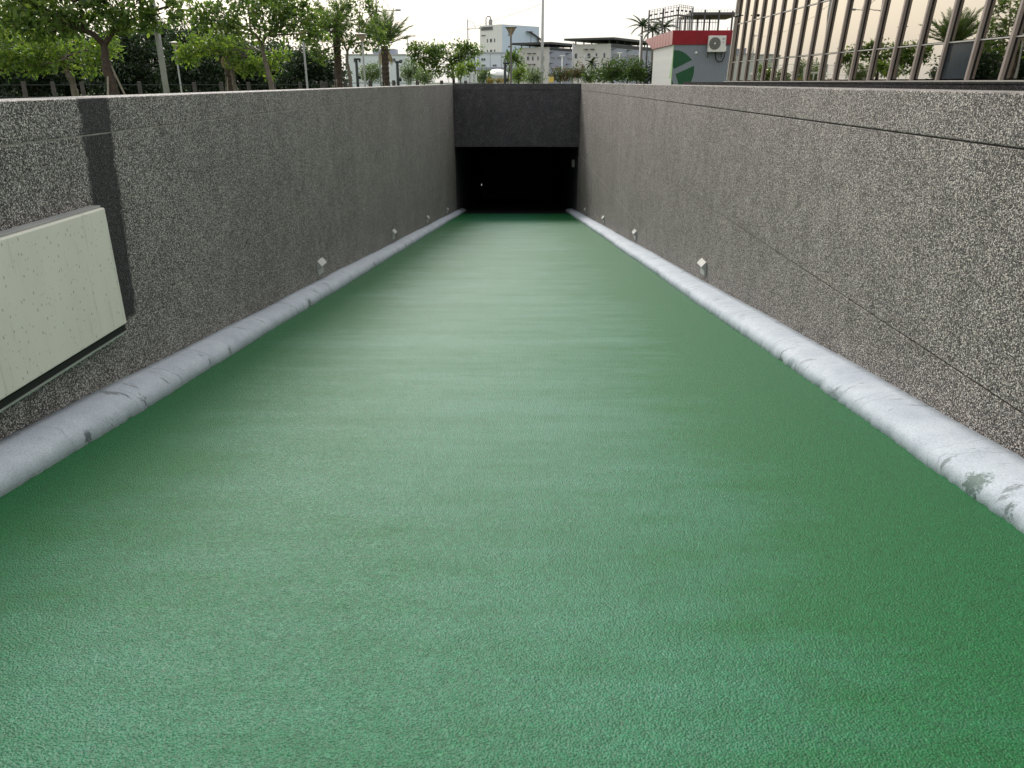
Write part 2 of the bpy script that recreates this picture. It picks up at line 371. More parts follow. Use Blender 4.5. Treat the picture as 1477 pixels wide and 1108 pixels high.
# ------------------------------------------------------------------ mesh helpers
class MB:
    def __init__(s): s.v = []; s.f = []
    def quadbox(s, c8):
        b = len(s.v); s.v += [tuple(c) for c in c8]
        for f in ((0, 3, 2, 1), (4, 5, 6, 7), (0, 1, 5, 4), (1, 2, 6, 5), (2, 3, 7, 6), (3, 0, 4, 7)):
            s.f.append(tuple(b + i for i in f))
        return s
    def box(s, x0, x1, y0, y1, z0, z1):
        return s.quadbox([(x0, y0, z0), (x1, y0, z0), (x1, y1, z0), (x0, y1, z0), (x0, y0, z1), (x1, y0, z1), (x1, y1, z1), (x0, y1, z1)])
    def prism(s, poly, d):
        """poly: list of 3-D points (one planar loop), d: extrusion vector"""
        b = len(s.v); n = len(poly); d = Vector(d)
        s.v += [tuple(p) for p in poly] + [tuple(Vector(p) + d) for p in poly]
        s.f.append(tuple(b + i for i in reversed(range(n)))); s.f.append(tuple(b + n + i for i in range(n)))
        for i in range(n):
            j = (i + 1) % n; s.f.append((b + i, b + j, b + n + j, b + n + i))
        return s
    def tube(s, pts, rad, n=8, jitter=0.0):
        pts = [Vector(p) for p in pts]
        if not hasattr(rad, '__len__'): rad = [rad] * len(pts)
        b = len(s.v); up = Vector((0.13, 0.21, 0.97))
        for i, p in enumerate(pts):
            t = (pts[min(i + 1, len(pts) - 1)] - pts[max(i - 1, 0)]).normalized()
            u = t.cross(up if abs(t.dot(up)) < 0.95 else Vector((1, 0, 0))).normalized(); w = t.cross(u)
            for k in range(n):
                a = 2 * math.pi * k / n; r = rad[i] * (1 + jitter * random.uniform(-1, 1))
                s.v.append(tuple(p + u * math.cos(a) * r + w * math.sin(a) * r))
        for i in range(len(pts) - 1):
            for k in range(n):
                k2 = (k + 1) % n
                s.f.append((b + i * n + k, b + i * n + k2, b + (i + 1) * n + k2, b + (i + 1) * n + k))
        s.f.append(tuple(b + k for k in reversed(range(n))))
        s.f.append(tuple(b + (len(pts) - 1) * n + k for k in range(n)))
        return s
    def build(s, name, m, parent=None, loc=(0, 0, 0), smooth=False, bevel=0.0):
        me = bpy.data.meshes.new(name); me.from_pydata(s.v, [], s.f); me.update()
        bm = bmesh.new(); bm.from_mesh(me); bmesh.ops.recalc_face_normals(bm, faces=bm.faces[:])
        if bevel: bmesh.ops.bevel(bm, geom=bm.edges[:], offset=bevel, segments=2, profile=0.5, affect='EDGES')
        bm.to_mesh(me); bm.free()
        if smooth: me.polygons.foreach_set("use_smooth", [True] * len(me.polygons))
        me.materials.append(M[m] if isinstance(m, str) else m)
        o = bpy.data.objects.new(name, me); COL.objects.link(o); o.location = loc
        if parent is not None: o.parent = parent
        return o

def tag(o, label, cat, group=None, kind=None):
    if label: o['label'] = label
    if cat: o['category'] = cat
    if group: o['group'] = group
    if kind: o['kind'] = kind
    return o
def thing(name, label, cat, loc=(0, 0, 0), rz=0.0, group=None):
    o = bpy.data.objects.new(name, None); COL.objects.link(o)
    o.empty_display_size = 0.2; o.location = loc; o.rotation_euler = (0, 0, rz)
    return tag(o, label, cat, group)
def share(o, parent, loc):
    c = o.copy(); COL.objects.link(c); c.parent = parent; c.location = loc
    return c
def copy_tree(o, parent=None):
    c = o.copy(); COL.objects.link(c); c.parent = parent
    for ch in list(o.children): copy_tree(ch, c)
    return c
def structure(o): o['kind'] = 'structure'; return o

# ------------------------------------------------------------------ the setting
XL, XR = -2.854, 2.646                     # inner faces of the two retaining walls
FL, FR = -2.60, 2.30                       # edges of the green carriageway
SLOPE, RZ0 = 0.115, -0.06
YP = 35.1                                  # portal face
ZL, ZR, ZP = 1.40, 1.445, 1.425            # wall tops
TL, TR = 0.42, 0.62                        # wall thickness
LINTEL = WZ(212, YP)
def rz(y): return RZ0 - SLOPE * y
Y0 = RZ0 / SLOPE

g = MB(); X0, X1 = XL - TL + 0.1, XR + TR - 0.1; E1 = 900
for a in ((-E1, X0, -200, E1), (X1, E1, -200, E1), (X0, X1, -200, Y0), (X0, X1, YP + 0.3, E1)):
    b = len(g.v); g.v += [(a[0], a[2], 0), (a[1], a[2], 0), (a[1], a[3], 0), (a[0], a[3], 0)]; g.f.append((b, b + 1, b + 2, b + 3))
structure(g.build('ground', 'ground'))

m = MB(); b = [(XL - .02, Y0), (XR + .02, Y0), (XR + .02, YP + 0.45), (XL - .02, YP + 0.45)]
m.quadbox([(x, y, rz(y) - 0.3) for x, y in b] + [(x, y, rz(y)) for x, y in b])
structure(m.build('ramp', 'green'))
m = MB(); ye = YP + 26; zt = rz(YP + 0.45) - 0.012
m.quadbox([(XL - .02, YP + .45, zt - .3), (XR + .02, YP + .45, zt - .3), (XR + .02, ye, zt - 3.2), (XL - .02, ye, zt - 3.2),
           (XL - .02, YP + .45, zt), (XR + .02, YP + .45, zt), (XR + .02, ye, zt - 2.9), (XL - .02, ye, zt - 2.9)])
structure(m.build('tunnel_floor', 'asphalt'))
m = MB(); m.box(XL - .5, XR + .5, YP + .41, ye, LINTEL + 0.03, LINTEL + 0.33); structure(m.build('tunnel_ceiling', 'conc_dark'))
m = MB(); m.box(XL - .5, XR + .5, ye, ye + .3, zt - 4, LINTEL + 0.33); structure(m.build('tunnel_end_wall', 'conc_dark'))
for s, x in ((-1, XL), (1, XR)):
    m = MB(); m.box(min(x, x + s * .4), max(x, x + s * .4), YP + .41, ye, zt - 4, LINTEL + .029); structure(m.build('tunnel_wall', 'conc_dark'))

def kerb(xw, xf, hgt, name):
    """rounded cast kerb in the angle between wall and carriageway, hand finished so its edges wander"""
    mb = MB(); ys = np.arange(Y0 + 0.02, YP + 3, 0.05); K = 9; d = xf - xw; s = np.sign(d)
    ph = rng.uniform(0, 6, 6)
    for i, y in enumerate(ys):
        w = 1 + 0.03 * math.sin(y * .9 + ph[0]) + 0.015 * math.sin(y * 3.1 + ph[1]) + 0.008 * rng.normal()
        h = 1 + 0.04 * math.sin(y * .8 + ph[2]) + 0.02 * math.sin(y * 2.7 + ph[3]) + 0.006 * rng.normal()
        zz = rz(y)
        for k in range(K):
            a = (k / (K - 1)) * math.pi / 2
            ex = math.sin(a) ** 0.85 + (0.012 * rng.normal() - (0.07 * rng.random() if rng.random() < .06 else 0) if k >= K - 2 else 0.006 * rng.normal()); ez = math.cos(a) ** 0.62
            mb.v.append((xw + d * w * ex, y, zz + hgt * h * ez if k < K - 1 else zz - 0.03))
        mb.v.append((xw, y, zz - 0.03))
    Q = K + 1
    for i in range(len(ys) - 1):
        for k in range(Q):
            k2 = (k + 1) % Q
            mb.f.append((i * Q + k, i * Q + k2, (i + 1) * Q + k2, (i + 1) * Q + k))
    mb.f.append(tuple(range(Q))); mb.f.append(tuple((len(ys) - 1) * Q + k for k in reversed(range(Q))))
    o = mb.build(name, 'kerb', smooth=True)
    return structure(o)
kerb(XL, FL, 0.155, 'kerb')
kerb(XR, FR, 0.150, 'kerb')

# ------------------------------------------------------------------ retaining walls
SEAMS = [1.17, -0.12, -1.45, -2.78, -4.6]
def side_wall(x, s, top, th, mat, jm, label):
    root = thing('retaining_wall', label, 'wall', (x + s * th / 2, 0, 0))
    lo = lambda v: v - (x + s * th / 2)
    jd = .004 if s < 0 else .014; jg = .004 if s < 0 else .0045
    def bx(a, b, *r): return MB().box(lo(min(a, b)), lo(max(a, b)), *r)
    bx(x + s * jd, x + s * (th - .002), Y0 - 2.0, YP + .4, -5.0, top - 0.02).build('wall_core', jm, root)
    zt_ = top
    for i, zs in enumerate(SEAMS):
        if i == 0:
            bx(x, x + s * th, Y0 - 2.003, YP + .403, zs + jg, zt_).build('coping', mat, root, bevel=0.008)
        else:
            y0 = max(Y0 - 2, (RZ0 - zt_) / SLOPE - 1.0)
            mb = bx(x, x + s * .064, y0, YP + .402 + (7 if i > 1 and False else 0), zs + jg, zt_)
            mb.build('panel_course', mat, root, bevel=0.004)
        zt_ = zs - jg
    return root
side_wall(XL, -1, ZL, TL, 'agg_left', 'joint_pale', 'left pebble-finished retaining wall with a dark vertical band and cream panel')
side_wall(XR, 1, ZR, TR, 'agg', 'joint', 'right pebble-finished retaining wall of the green ramp, below the glass building')
pw = thing('portal_wall', 'dark pebble-finished wall above the black tunnel opening', 'wall', (0, YP + .2, 0))
MB().box(XL - .3, XR + .3, -.14, .2, LINTEL + .02, ZP - .02).build('wall_core', 'joint', pw)
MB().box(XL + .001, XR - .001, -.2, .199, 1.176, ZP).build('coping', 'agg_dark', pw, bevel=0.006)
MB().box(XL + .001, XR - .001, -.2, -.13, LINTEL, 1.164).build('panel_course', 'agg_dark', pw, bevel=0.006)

# ------------------------------------------------------------------ cream panel on the left wall
pt = thing('wall_panel', 'large cream rust-specked sheet panel fixed to the left wall', 'panel', (XL, 2.2, 0.35))
ya, yb = -0.6, 2.935; za, zb = -0.432, 0.372
MB().box(.035, .095, ya, yb, za, zb).build('face_sheet', 'panel', pt, bevel=0.010)
MB().box(.001, .034, ya + .01, yb - .03, za - .055, zb - .004).build('backing_frame', 'black', pt)
MB().box(.002, .07, ya, yb - .004, zb + .001, zb + .014).build('top_trim', 'greybox', pt, bevel=0.003)
MB().box(.036, .080, ya + .01, yb - .004, za - .05, za - .012).build('bottom_rail', 'black', pt)  # black rail; the shadow gap under the sheet is put into its colour
MB().box(.034, .086, ya + .01, yb - .004, za - .062, za - .0505).build('bottom_trim', 'alu', pt)

# ------------------------------------------------------------------ wedge-shaped wall lights
def wedge_light(label, x, s, y):
    """s: direction away from the wall (+1 on the left wall)"""
    z = rz(y) + 0.23
    t = thing('wall_light', label, 'light', (x, y, z), 0.0 if s > 0 else math.pi, 'wedge lights low on the ramp walls')
    mb = MB(); w = .14                       # wide back plate carrying a hood that slopes out and down
    mb.prism([(0.002, -w, 0), (.018, -w, 0), (.018, -w, .115), (.070, -w, .128), (.070, -w, .138), (.012, -w, .205), (.002, -w, .205)], (0, 2 * w, 0))
    mb.build('housing', 'greybox', t)
    mb = MB(); e = .004
    mb.quadbox([(.0735, -w - e, .1375), (.0735, w + e, .1375), (.0125, w + e, .2075), (.0125, -w - e, .2075),
                (.0775, -w - e, .1415), (.0775, w + e, .1415), (.0165, w + e, .2115), (.0165, -w - e, .2115)])
    mb.build('sloping_hood', 'whitebox', t)
    MB().box(.0185, .022, -.12, .12, .012, .09).build('lens', 'whitebox', t)
    MB().tube([(.018, 0, .103), (.026, 0, .103)], .007, 6).build('screw', 'black', t)
    return t
ordn = ['nearest the camera', 'second from the camera', 'third from the camera', 'farthest, close to the tunnel']
for side, x, s in (('left', XL, 1), ('right', XR, -1)):
    for i, y in enumerate((10.75, 17.3, 23.9, 30.6)):
        wedge_light(f'small white wedge light on the {side} wall, {ordn[i]}', x, s, y)
t = thing('tunnel_light', 'small pale box light inside the tunnel mouth on the right wall', 'light', (XR, 37.6, WZ(241, 37.6)))
MB().box(-.13, -.002, -.07, .07, 0, .34).build('housing', 'whitebox', t, bevel=.01)
MB().box(-.136, -.1301, -.05, .05, .03, .31).build('lens', 'white', t)
t = thing('tunnel_lamp', 'tiny lit lamp deep inside the dark tunnel', 'lamp', (XL, 58.5, -5.75))
MB().box(.002, .05, -.05, .05, 0, .16).build('housing', 'greybox', t)
MB().box(.0505, .075, -.04, .04, .02, .14).build('lens', 'lit', t)

# ------------------------------------------------------------------ trees
def leaves_mesh(name, centers, outs, m, parent, leaf, per, spread, seed, aspect=.48):
    r = np.random.default_rng(seed)
    n = len(centers) * per
    c = np.repeat(centers, per, 0) + r.normal(0, spread, (n, 3))
    o = np.repeat(outs, per, 0)
    d = r.normal(0, 1, (n, 3)) + o * .7 + np.array([0, 0, .15]); d /= np.linalg.norm(d, axis=1, keepdims=True)
    a = r.normal(0, 1, (n, 3)) * .6 + np.array([0, 0, 1.0]); sd = np.cross(d, a); sd /= np.linalg.norm(sd, axis=1, keepdims=True) + 1e-6
    nn = np.cross(sd, d)
    L = (leaf * r.uniform(.65, 1.25, n))[:, None]
    p0 = c; p2 = c + d * L - nn * L * .10
    p1 = c + d * L * .6 + sd * L * aspect * .5 + nn * L * .10; p3 = c + d * L * .6 - sd * L * aspect * .5 + nn * L * .10
    v = np.stack([p0, p1, p2, p3], 1).reshape(-1, 3)
    i = np.arange(n) * 4
    f = np.stack([i, i + 1, i + 2, i, i + 2, i + 3], 1).reshape(-1, 3)
    me = bpy.data.meshes.new(name)
    me.vertices.add(len(v)); me.vertices.foreach_set('co', v.astype(np.float32).ravel())
    me.loops.add(f.size); me.loops.foreach_set('vertex_index', f.ravel().astype(np.int32))
    me.polygons.add(len(f)); me.polygons.foreach_set('loop_start', (np.arange(len(f)) * 3).astype(np.int32))
    me.update(calc_edges=True); me.validate()
    me.materials.append(M[m])
    ob = bpy.data.objects.new(name, me); COL.objects.link(ob); ob.parent = parent
    return ob
TREE_SEED = [100]
def tree(name, label, D, base_px, trunk, blobs, leafm='leaf', leaf=.22, dens=1.0, r0=.11, bark='bark', depth=1.0, group=None, per=15, stakes=False, cat='tree', limb=True):
    """trunk: bearings of the stem's bends; blobs: bearings of the foliage masses, all at distance D"""
    base = Vector((WX(base_px, D), D, 0)); TREE_SEED[0] += 1
    r = np.random.default_rng(TREE_SEED[0])
    t = thing(name, label, cat, base, 0, group)
    pts = [Vector((0, 0, -.05))] + [W(a, b, D) - base for a, b in trunk]
    top = pts[-1]
    dense = []
    for i in range(len(pts) - 1):
        for k in range(4):
            q = pts[i].lerp(pts[i + 1], k / 4); q += Vector((r.normal() * .012, r.normal() * .03, 0)); dense.append(q)
    dense.append(top)
    rad = [r0 * (1.25 if i == 0 else 1) * (1 - .55 * i / len(dense)) for i in range(len(dense))]
    tr = MB().tube(dense, rad, 8, .08).build('trunk', bark, t, smooth=True)
    cs, outs = [], []; lm = MB()
    stems = []
    if limb and len(blobs) > 3:              # the trunk forks into a few leaning stems that carry the limbs
        bl = sorted(blobs, key=lambda q: q[0]); h_ = max(1, len(bl) // 2)
        for part in (bl[:h_], bl[h_:]):
            e_ = sum((W(q[0], q[1], D) - base for q in part), Vector()) / len(part)
            e_ = top.lerp(e_, .6); e_.z = max(e_.z, top.z + .35 * (e_ - top).length); e_.y += r.normal() * .3
            m_ = top.lerp(e_, .5) + Vector((r.normal() * .06, r.normal() * .1, .1))
            q_ = [top - (top - dense[-2]) * .5, top.lerp(m_, .5) + Vector((0, 0, .05)), m_, e_]
            lm.tube(q_, [rad[-1] * .95, rad[-1] * .85, rad[-1] * .7, rad[-1] * .5], 7, .06); stems.append(q_)
    for (px, py, rx, ry) in blobs:
        s = MPP(D); dy = r.uniform(-.5, .5) * depth * rx * s * .8
        c = W(px, py, D) - base; c.y += dy
        ax, ay, az = rx * s, max(rx, ry) * s * .8 * depth, ry * s
        n = int(1570 * (.16 / leaf) ** 2 * ax * az * dens / per) + 4
        u = r.normal(0, 1, (n, 3)); u /= np.linalg.norm(u, axis=1, keepdims=True)
        rr = r.uniform(.25, 1.0, (n, 1)) ** .5 * (1 + .22 * r.normal(0, 1, (n, 1)).clip(-1, 1.4))
        P = np.array(c) + u * rr * np.array([ax, ay, az])
        P = P[P[:, 2] > .06] if len(P) else P
        uu = u[:len(P)]
        cs.append(P); outs.append((P - np.array(c)) / np.array([ax, ay, az]))
        if limb:
            k = max(2, len(dense) - 1 - int(r.integers(0, 4))); st = dense[k]
            if stems:
                q_ = min(stems, key=lambda q: (q[-1] - c).length); st = q_[int(r.integers(1, 4))]; k = len(dense) - 1
            mid = st.lerp(c, .55) + Vector((0, 0, .12 * (c - st).length * r.uniform(-.2, 1)))
            lm.tube([st, mid, c, c + (c - st).normalized() * ax * .5], [rad[k] * .6, rad[k] * .4, rad[k] * .25, rad[k] * .1], 6, .05)
            for q in range(5):
                e = Vector(P[int(r.integers(0, len(P)))]) if len(P) else c
                lm.tube([mid.lerp(c, r.uniform(.2, 1)), c.lerp(e, .5), e], [rad[k] * .22, rad[k] * .14, rad[k] * .06], 5)
    if limb and lm.v: lm.build('branches', bark, t, smooth=True)
    leaves_mesh('crown', np.concatenate(cs), np.concatenate(outs), leafm, t, leaf, per, leaf * .55, TREE_SEED[0])
    if stakes:
        for k, a in enumerate((0.4, 2.5, 4.4)):
            f0 = Vector((math.cos(a) * .62, math.sin(a) * .5, 0)); f1 = Vector((math.cos(a) * .06, math.sin(a) * .06, 1.95 - .05 * k)) + (pts[1] - pts[0]) * .0
            stx = dense[min(len(dense) - 1, 4)]; f1.x += stx.x * .7; f1.y += stx.y * .7
            MB().tube([f0, f1], .03, 6).build('stake', 'bamboo', t)
    return t

ROW = 'leafy trees in the row beside the ramp'
tree('almond_tree', 'large dark-trunked forked tree with stakes behind the left wall, crown cut by the frame', 25, 160,
     [(157, 118), (150, 90), (147, 62)], [(60, 18, 68, 28), (120, 0, 66, 32), (185, 12, 52, 26), (22, 36, 40, 22), (110, -45, 90, 36), (175, -30, 60, 26), (222, 20, 24, 18), (100, 40, 46, 12), (20, 0, 40, 26), (250, 5, 20, 14), (152, 30, 34, 12), (190, 34, 30, 9), (60, 44, 34, 10)],
     r0=.19, group=ROW, stakes=True, dens=.8)
tree('almond_tree', 'sunlit yellow-green bushy tree at the far left below the large crown', 33, 102,
     [(100, 115), (92, 102), (90, 90)], [(45, 72, 52, 18), (12, 60, 36, 22), (95, 70, 44, 18), (150, 74, 26, 16), (20, 92, 40, 14), (75, 92, 40, 10), (130, 95, 18, 10), (-30, 70, 40, 26)],
     'leaf_y', r0=.16, bark='bark_pale', group=ROW, dens=.9)
tree('almond_tree', 'leafy tree with slim grey leaning trunk in the middle of the left row', 32, 393,
     [(390, 118), (381, 88), (376, 60)], [(375, 14, 62, 24), (318, 18, 38, 22), (420, 32, 32, 20), (372, 42, 50, 14), (436, 28, 24, 16), (290, 26, 26, 16), (350, -12, 60, 18), (400, 6, 36, 16), (305, 40, 32, 12), (452, 48, 14, 8)],
     r0=.13, bark='bark_pale', group=ROW, dens=.72)
tree('almond_tree', 'low spreading bright-leaved tree left of the slim leaning trunk', 34, 338,
     [(336, 118), (332, 100), (324, 80)], [(300, 62, 38, 13), (280, 72, 26, 12), (325, 70, 22, 10), (262, 80, 12, 8), (345, 92, 30, 8), (360, 100, 14, 9), (400, 82, 26, 6), (375, 92, 20, 8), (392, 104, 8, 7)],
     'leaf_y', r0=.09, bark='bark_pale', group=ROW, dens=.85)
tree('almond_tree', 'tree with ragged layered crown left of the date palm', 46, 506,
     [(504, 112), (501, 92), (500, 72)], [(488, 26, 42, 20), (518, 4, 20, 5), (536, 40, 22, 11), (474, 44, 32, 16), (512, 54, 32, 9), (452, 58, 22, 14), (492, 8, 22, 7), (540, 16, 10, 4), (455, 30, 22, 16), (520, 66, 20, 6), (545, 64, 22, 4), (458, 78, 20, 10)],
     r0=.13, bark='bark_pale', group=ROW, dens=.68)
tree('almond_tree', 'low wide-spreading tree right of the date palm, by the tunnel corner', 50, 655,
     [(654, 112), (652, 100), (650, 90)], [(645, 76, 30, 9), (614, 70, 16, 6), (680, 70, 16, 5), (668, 68, 16, 6), (630, 88, 22, 8), (660, 92, 20, 7), (600, 78, 8, 6), (648, 104, 24, 5), (616, 92, 12, 5), (625, 104, 10, 4), (596, 70, 9, 4), (672, 82, 12, 5), (628, 76, 16, 5), (604, 86, 8, 4), (684, 76, 8, 3)],
     r0=.11, group=ROW, dens=.95)
tree('almond_tree', 'thin young sapling beside the low spreading tree near the tunnel corner', 47, 664,
     [(664, 112), (666, 104), (668, 98)], [(668, 100, 12, 3), (680, 94, 9, 3), (660, 106, 9, 3), (683, 98, 5, 2)],
     'leaf_y', r0=.05, bark='bark_pale', group=ROW, dens=.7)
tree('almond_tree', 'thin young tree whose tuft of leaves sits right behind the amber lamp', 46, 732,
     [(733, 110), (735, 98), (741, 88)], [(744, 82, 9, 4), (736, 88, 6, 4), (747, 86, 5, 3), (733, 84, 4, 3)],
     'leaf', r0=.04, group=ROW, dens=.9)

BACK = 'dark evergreen trees behind the fence'
dk = [(-22, 20, 'at the left edge of the view'), (40, 28, 'behind the sunlit bushy tree'), (105, 42, 'right of the sunlit bushy tree'), (170, 34, 'behind the large forked trunk'),
      (222, 26, 'behind the tall grey pole'), (276, 30, 'behind the slender path lamp'), (335, 48, 'behind the low spreading tree'), (396, 60, 'behind the slim leaning trunk'), (448, 70, 'left of the thick palm trunk')]
for i, (px, tp, wh) in enumerate(dk):
    D = 60 + (i * 37 % 5) * 2.0; h = 118 - tp
    tree('evergreen_tree', 'dense dark evergreen tree ' + wh, D, px, [(px, 112), (px + 2, 100), (px - 2, 80)],
         [(px, tp + 22, 26, 20), (px - 18, tp + .42 * h, 28, .24 * h), (px + 18, tp + .40 * h, 28, .24 * h), (px - 6, tp + .7 * h, 42, .22 * h), (px + 20, tp + .8 * h, 26, .16 * h), (px - 24, tp + .86 * h, 26, .13 * h), (px, 116, 40, 14), (px + 26, 110, 26, 14), (px - 26, 118, 24, 12), (px - 14, 134, 30, 14), (px + 16, 136, 30, 14)],
         'leaf_d', .34, 1.25, .2, group=BACK, per=7)
FAR = 'pale trees and shrubs in the distance'
for i, (px, py, rx, ry, D, mt, lb) in enumerate([
        (536, 103, 16, 11, 78, 'leaf_p', 'pale green rounded tree far behind the path lamp beside the date palm'),
        (592, 100, 13, 14, 82, 'leaf_p', 'pale green tree far behind the dark post right of the date palm'),
        (612, 108, 12, 9, 74, 'leaf_p', 'hazy small tree under the wide-spreading crown'),
        (698, 108, 9, 9, 64, 'leaf_p', 'grey-green shrub right of the white frame'),
        (748, 104, 9, 11, 60, 'leaf_y', 'fresh green shrub just right of the amber lamp'),
        (770, 108, 13, 9, 70, 'leaf_p', 'dusty green shrub left of the tall grey pole'),
        (808, 106, 15, 8, 76, 'redleaf', 'red-flecked shrub left of the red banners'),
        (834, 102, 10, 9, 80, 'redleaf', 'red-flecked tree right of the red banners'),
        (851, 108, 9, 8, 72, 'leaf_m', 'small green shrub below the twin-arm street lamp'),
        (871, 106, 12, 9, 64, 'leaf_m', 'bright green bush left of the large dark bush'),
        (884, 99, 16, 14, 60, 'leaf_m', 'large dense green bush in front of the grey-roofed block'),
        (905, 98, 15, 15, 66, 'leaf_m', 'tall green bush in front of the thin palm trunk'),
        (918, 100, 13, 14, 58, 'leaf_m', 'leafy green bush just left of the kiosk'),
        (934, 104, 12, 12, 62, 'leaf_d', 'dark bush tucked behind the left corner of the kiosk')]):
    tree('shrub', lb, D, px, [(px, 116), (px + 1, py + ry * .4)],
         [(px, py, rx, ry), (px - rx * .5, py + ry * .4, rx * .6, ry * .6), (px + rx * .55, py + ry * .35, rx * .55, ry * .6), (px, py + ry * .8, rx, ry * .5)],
         mt, .20, .9, .05, group=FAR, per=7, cat='shrub' if ry < 11 else 'tree')
for px, D, lb in ((704, 52, 'left orange-flowered clump in front of the white canopy'), (718, 50, 'middle orange-flowered clump in front of the white canopy'), (728, 54, 'right orange-flowered clump in front of the white canopy')):
    tree('flower_bush', lb, D, px, [(px, 117.5), (px, 116)], [(px, 116, 6, 1.6), (px + 4, 117, 5, 2)], 'flower', .10, .7, .02, group='orange flower clumps', cat='flowers', limb=False)

# ------------------------------------------------------------------ palms
def frond_mesh(L, n, leafl, droop, width, seed):
    r = random.Random(seed); mb = MB(); P = []
    for i in range(n + 1):
        u = i / n; P.append(Vector((L * u * (1 - .12 * u * droop), 0, -droop * L * u * u * .55)))
    for i in range(n):                       # rachis: a flat tapering strip with real thickness
        a, b = P[i], P[i + 1]; w0, w1 = .016 * (1 - i / n) + .004, .016 * (1 - (i + 1) / n) + .004
        mb.quadbox([a + Vector((0, -w0, -w0)), b + Vector((0, -w1, -w1)), b + Vector((0, w1, -w1)), a + Vector((0, w0, -w0)),
                    a + Vector((0, -w0, w0)), b + Vector((0, -w1, w1)), b + Vector((0, w1, w1)), a + Vector((0, w0, w0))])
    for i in range(2, n + 1):
        u = i / n; l = leafl * (math.sin(math.pi * min(1, u * .85 + .12)) ** .6) * r.uniform(.85, 1.1)
        t = (P[i] - P[i - 1]).normalized()
        for s in (-1, 1):
            for off in (0, .5):
                o = P[i - 1].lerp(P[i], off)
                d = (t * .75 + Vector((0, s * .8, .35 + r.uniform(-.25, .15) - .5 * droop))).normalized(); e = o + d * l
                q = t * width
                b = len(mb.v); mb.v += [tuple(o - q), tuple(o + q), tuple(o.lerp(e, .6) + q * .9 + Vector((0, 0, -.02 * l))), tuple(e + Vector((0, 0, -.16 * l)))]
                mb.f.append((b, b + 1, b + 2, b + 3))
    return mb
def palm(name, label, D, px, top_py, nf, L, el_range, trunk_r, droop, fm, barkm, group, crown_dx=0, leafl=.32, rings=True, dry=0, stakes=False, seed=1, width=.012):
    base = Vector((WX(px, D), D, 0)); t = thing(name, label, 'palm', base, 0, group)
    top = W(px + crown_dx, top_py, D) - base; r = random.Random(seed)
    n = 26; pts = [Vector((0, 0, -.05)).lerp(top, i / n) for i in range(n + 1)]
    rad = [trunk_r * (1.15 - .2 * i / n) * ((1.09 if i % 2 else .95) if rings else 1) for i in range(n + 1)]
    MB().tube(pts, rad, 10, .04 if rings else .01).build('trunk', barkm, t, smooth=not rings)
    fr = frond_mesh(L, 16, leafl, droop, width, seed); proto = None
    for k in range(nf):
        el = el_range[0] + (el_range[1] - el_range[0]) * (k + .5) / nf + r.uniform(-.08, .08); az = k * 2.399 + r.uniform(-.2, .2)
        if proto is None: proto = o = fr.build('frond', fm, t)
        else: o = share(proto, t, (0, 0, 0))
        o.location = top + Vector((0, 0, .02)); o.rotation_euler = (r.uniform(-.4, .4), -el, az); s = r.uniform(.8, 1.12); o.scale = (s, s, s)
    if dry:
        dp = frond_mesh(L * .5, 14, leafl * .8, 1.1, width, seed + 5); proto = None
        for k in range(dry):
            if proto is None: proto = o = dp.build('dry_frond', 'frond_dry', t)
            else: o = share(proto, t, (0, 0, 0))
            o.location = top + Vector((0, 0, -.05)); o.rotation_euler = (0, R(25 + 20 * r.random()), k * 2.1 + r.random())
    if stakes:
        for a in (.5, 2.6, 4.6):
            MB().tube([(math.cos(a) * .6, math.sin(a) * .5, 0), (math.cos(a) * .12, math.sin(a) * .12, 1.9)], .022, 6).build('stake', 'bamboo', t)
    return t
PG = 'palms in the row beside the ramp'
palm('date_palm', 'date palm with upright feathery fronds standing clear against the sky', 50, 556, 66, 34, 2.15, (.45, 1.5), .21, .28, 'frond', 'bark', PG, -2, .5, seed=3, dry=2, stakes=True, width=.02)
palm('date_palm', 'thick staked palm trunk rising into the layered tree crown', 47, 487, 42, 12, 1.9, (.3, 1.4), .20, .5, 'frond', 'bark', PG, -3, .45, seed=5, dry=2, stakes=True, width=.02)
palm('date_palm', 'staked palm trunk with drooping brown dry fronds behind the slim leaning tree', 36, 330, 72, 10, 1.4, (.3, 1.3), .20, .6, 'frond', 'bark', PG, -3, .4, seed=8, dry=5, stakes=True, width=.015)
RP = 'tall royal palms behind the kiosk'
palm('royal_palm', 'thin-trunked royal palm left of the kiosk roof', 85, 924, 38, 15, 1.75, (-.1, 1.4), .10, 1.0, 'frond_d', 'bark_pale', RP, 2, .42, False, seed=11, width=.03)
palm('royal_palm', 'royal palm whose crown droops just above the kiosk tip', 88, 940, 44, 14, 1.6, (-.2, 1.3), .10, 1.0, 'frond_d', 'bark_pale', RP, 1, .42, False, seed=12, width=.03)
palm('royal_palm', 'royal palm in front of the rooftop steel cage', 90, 958, 40, 14, 1.7, (-.2, 1.3), .10, 1.0, 'frond_d', 'bark_pale', RP, 0, .42, False, seed=13, width=.03)
palm('royal_palm', 'small far palm in front of the cream office block', 95, 853, 92, 11, 1.1, (-.3, 1.2), .09, 1.0, 'frond_d', 'bark_pale', RP, 0, .35, False, seed=14, width=.03)

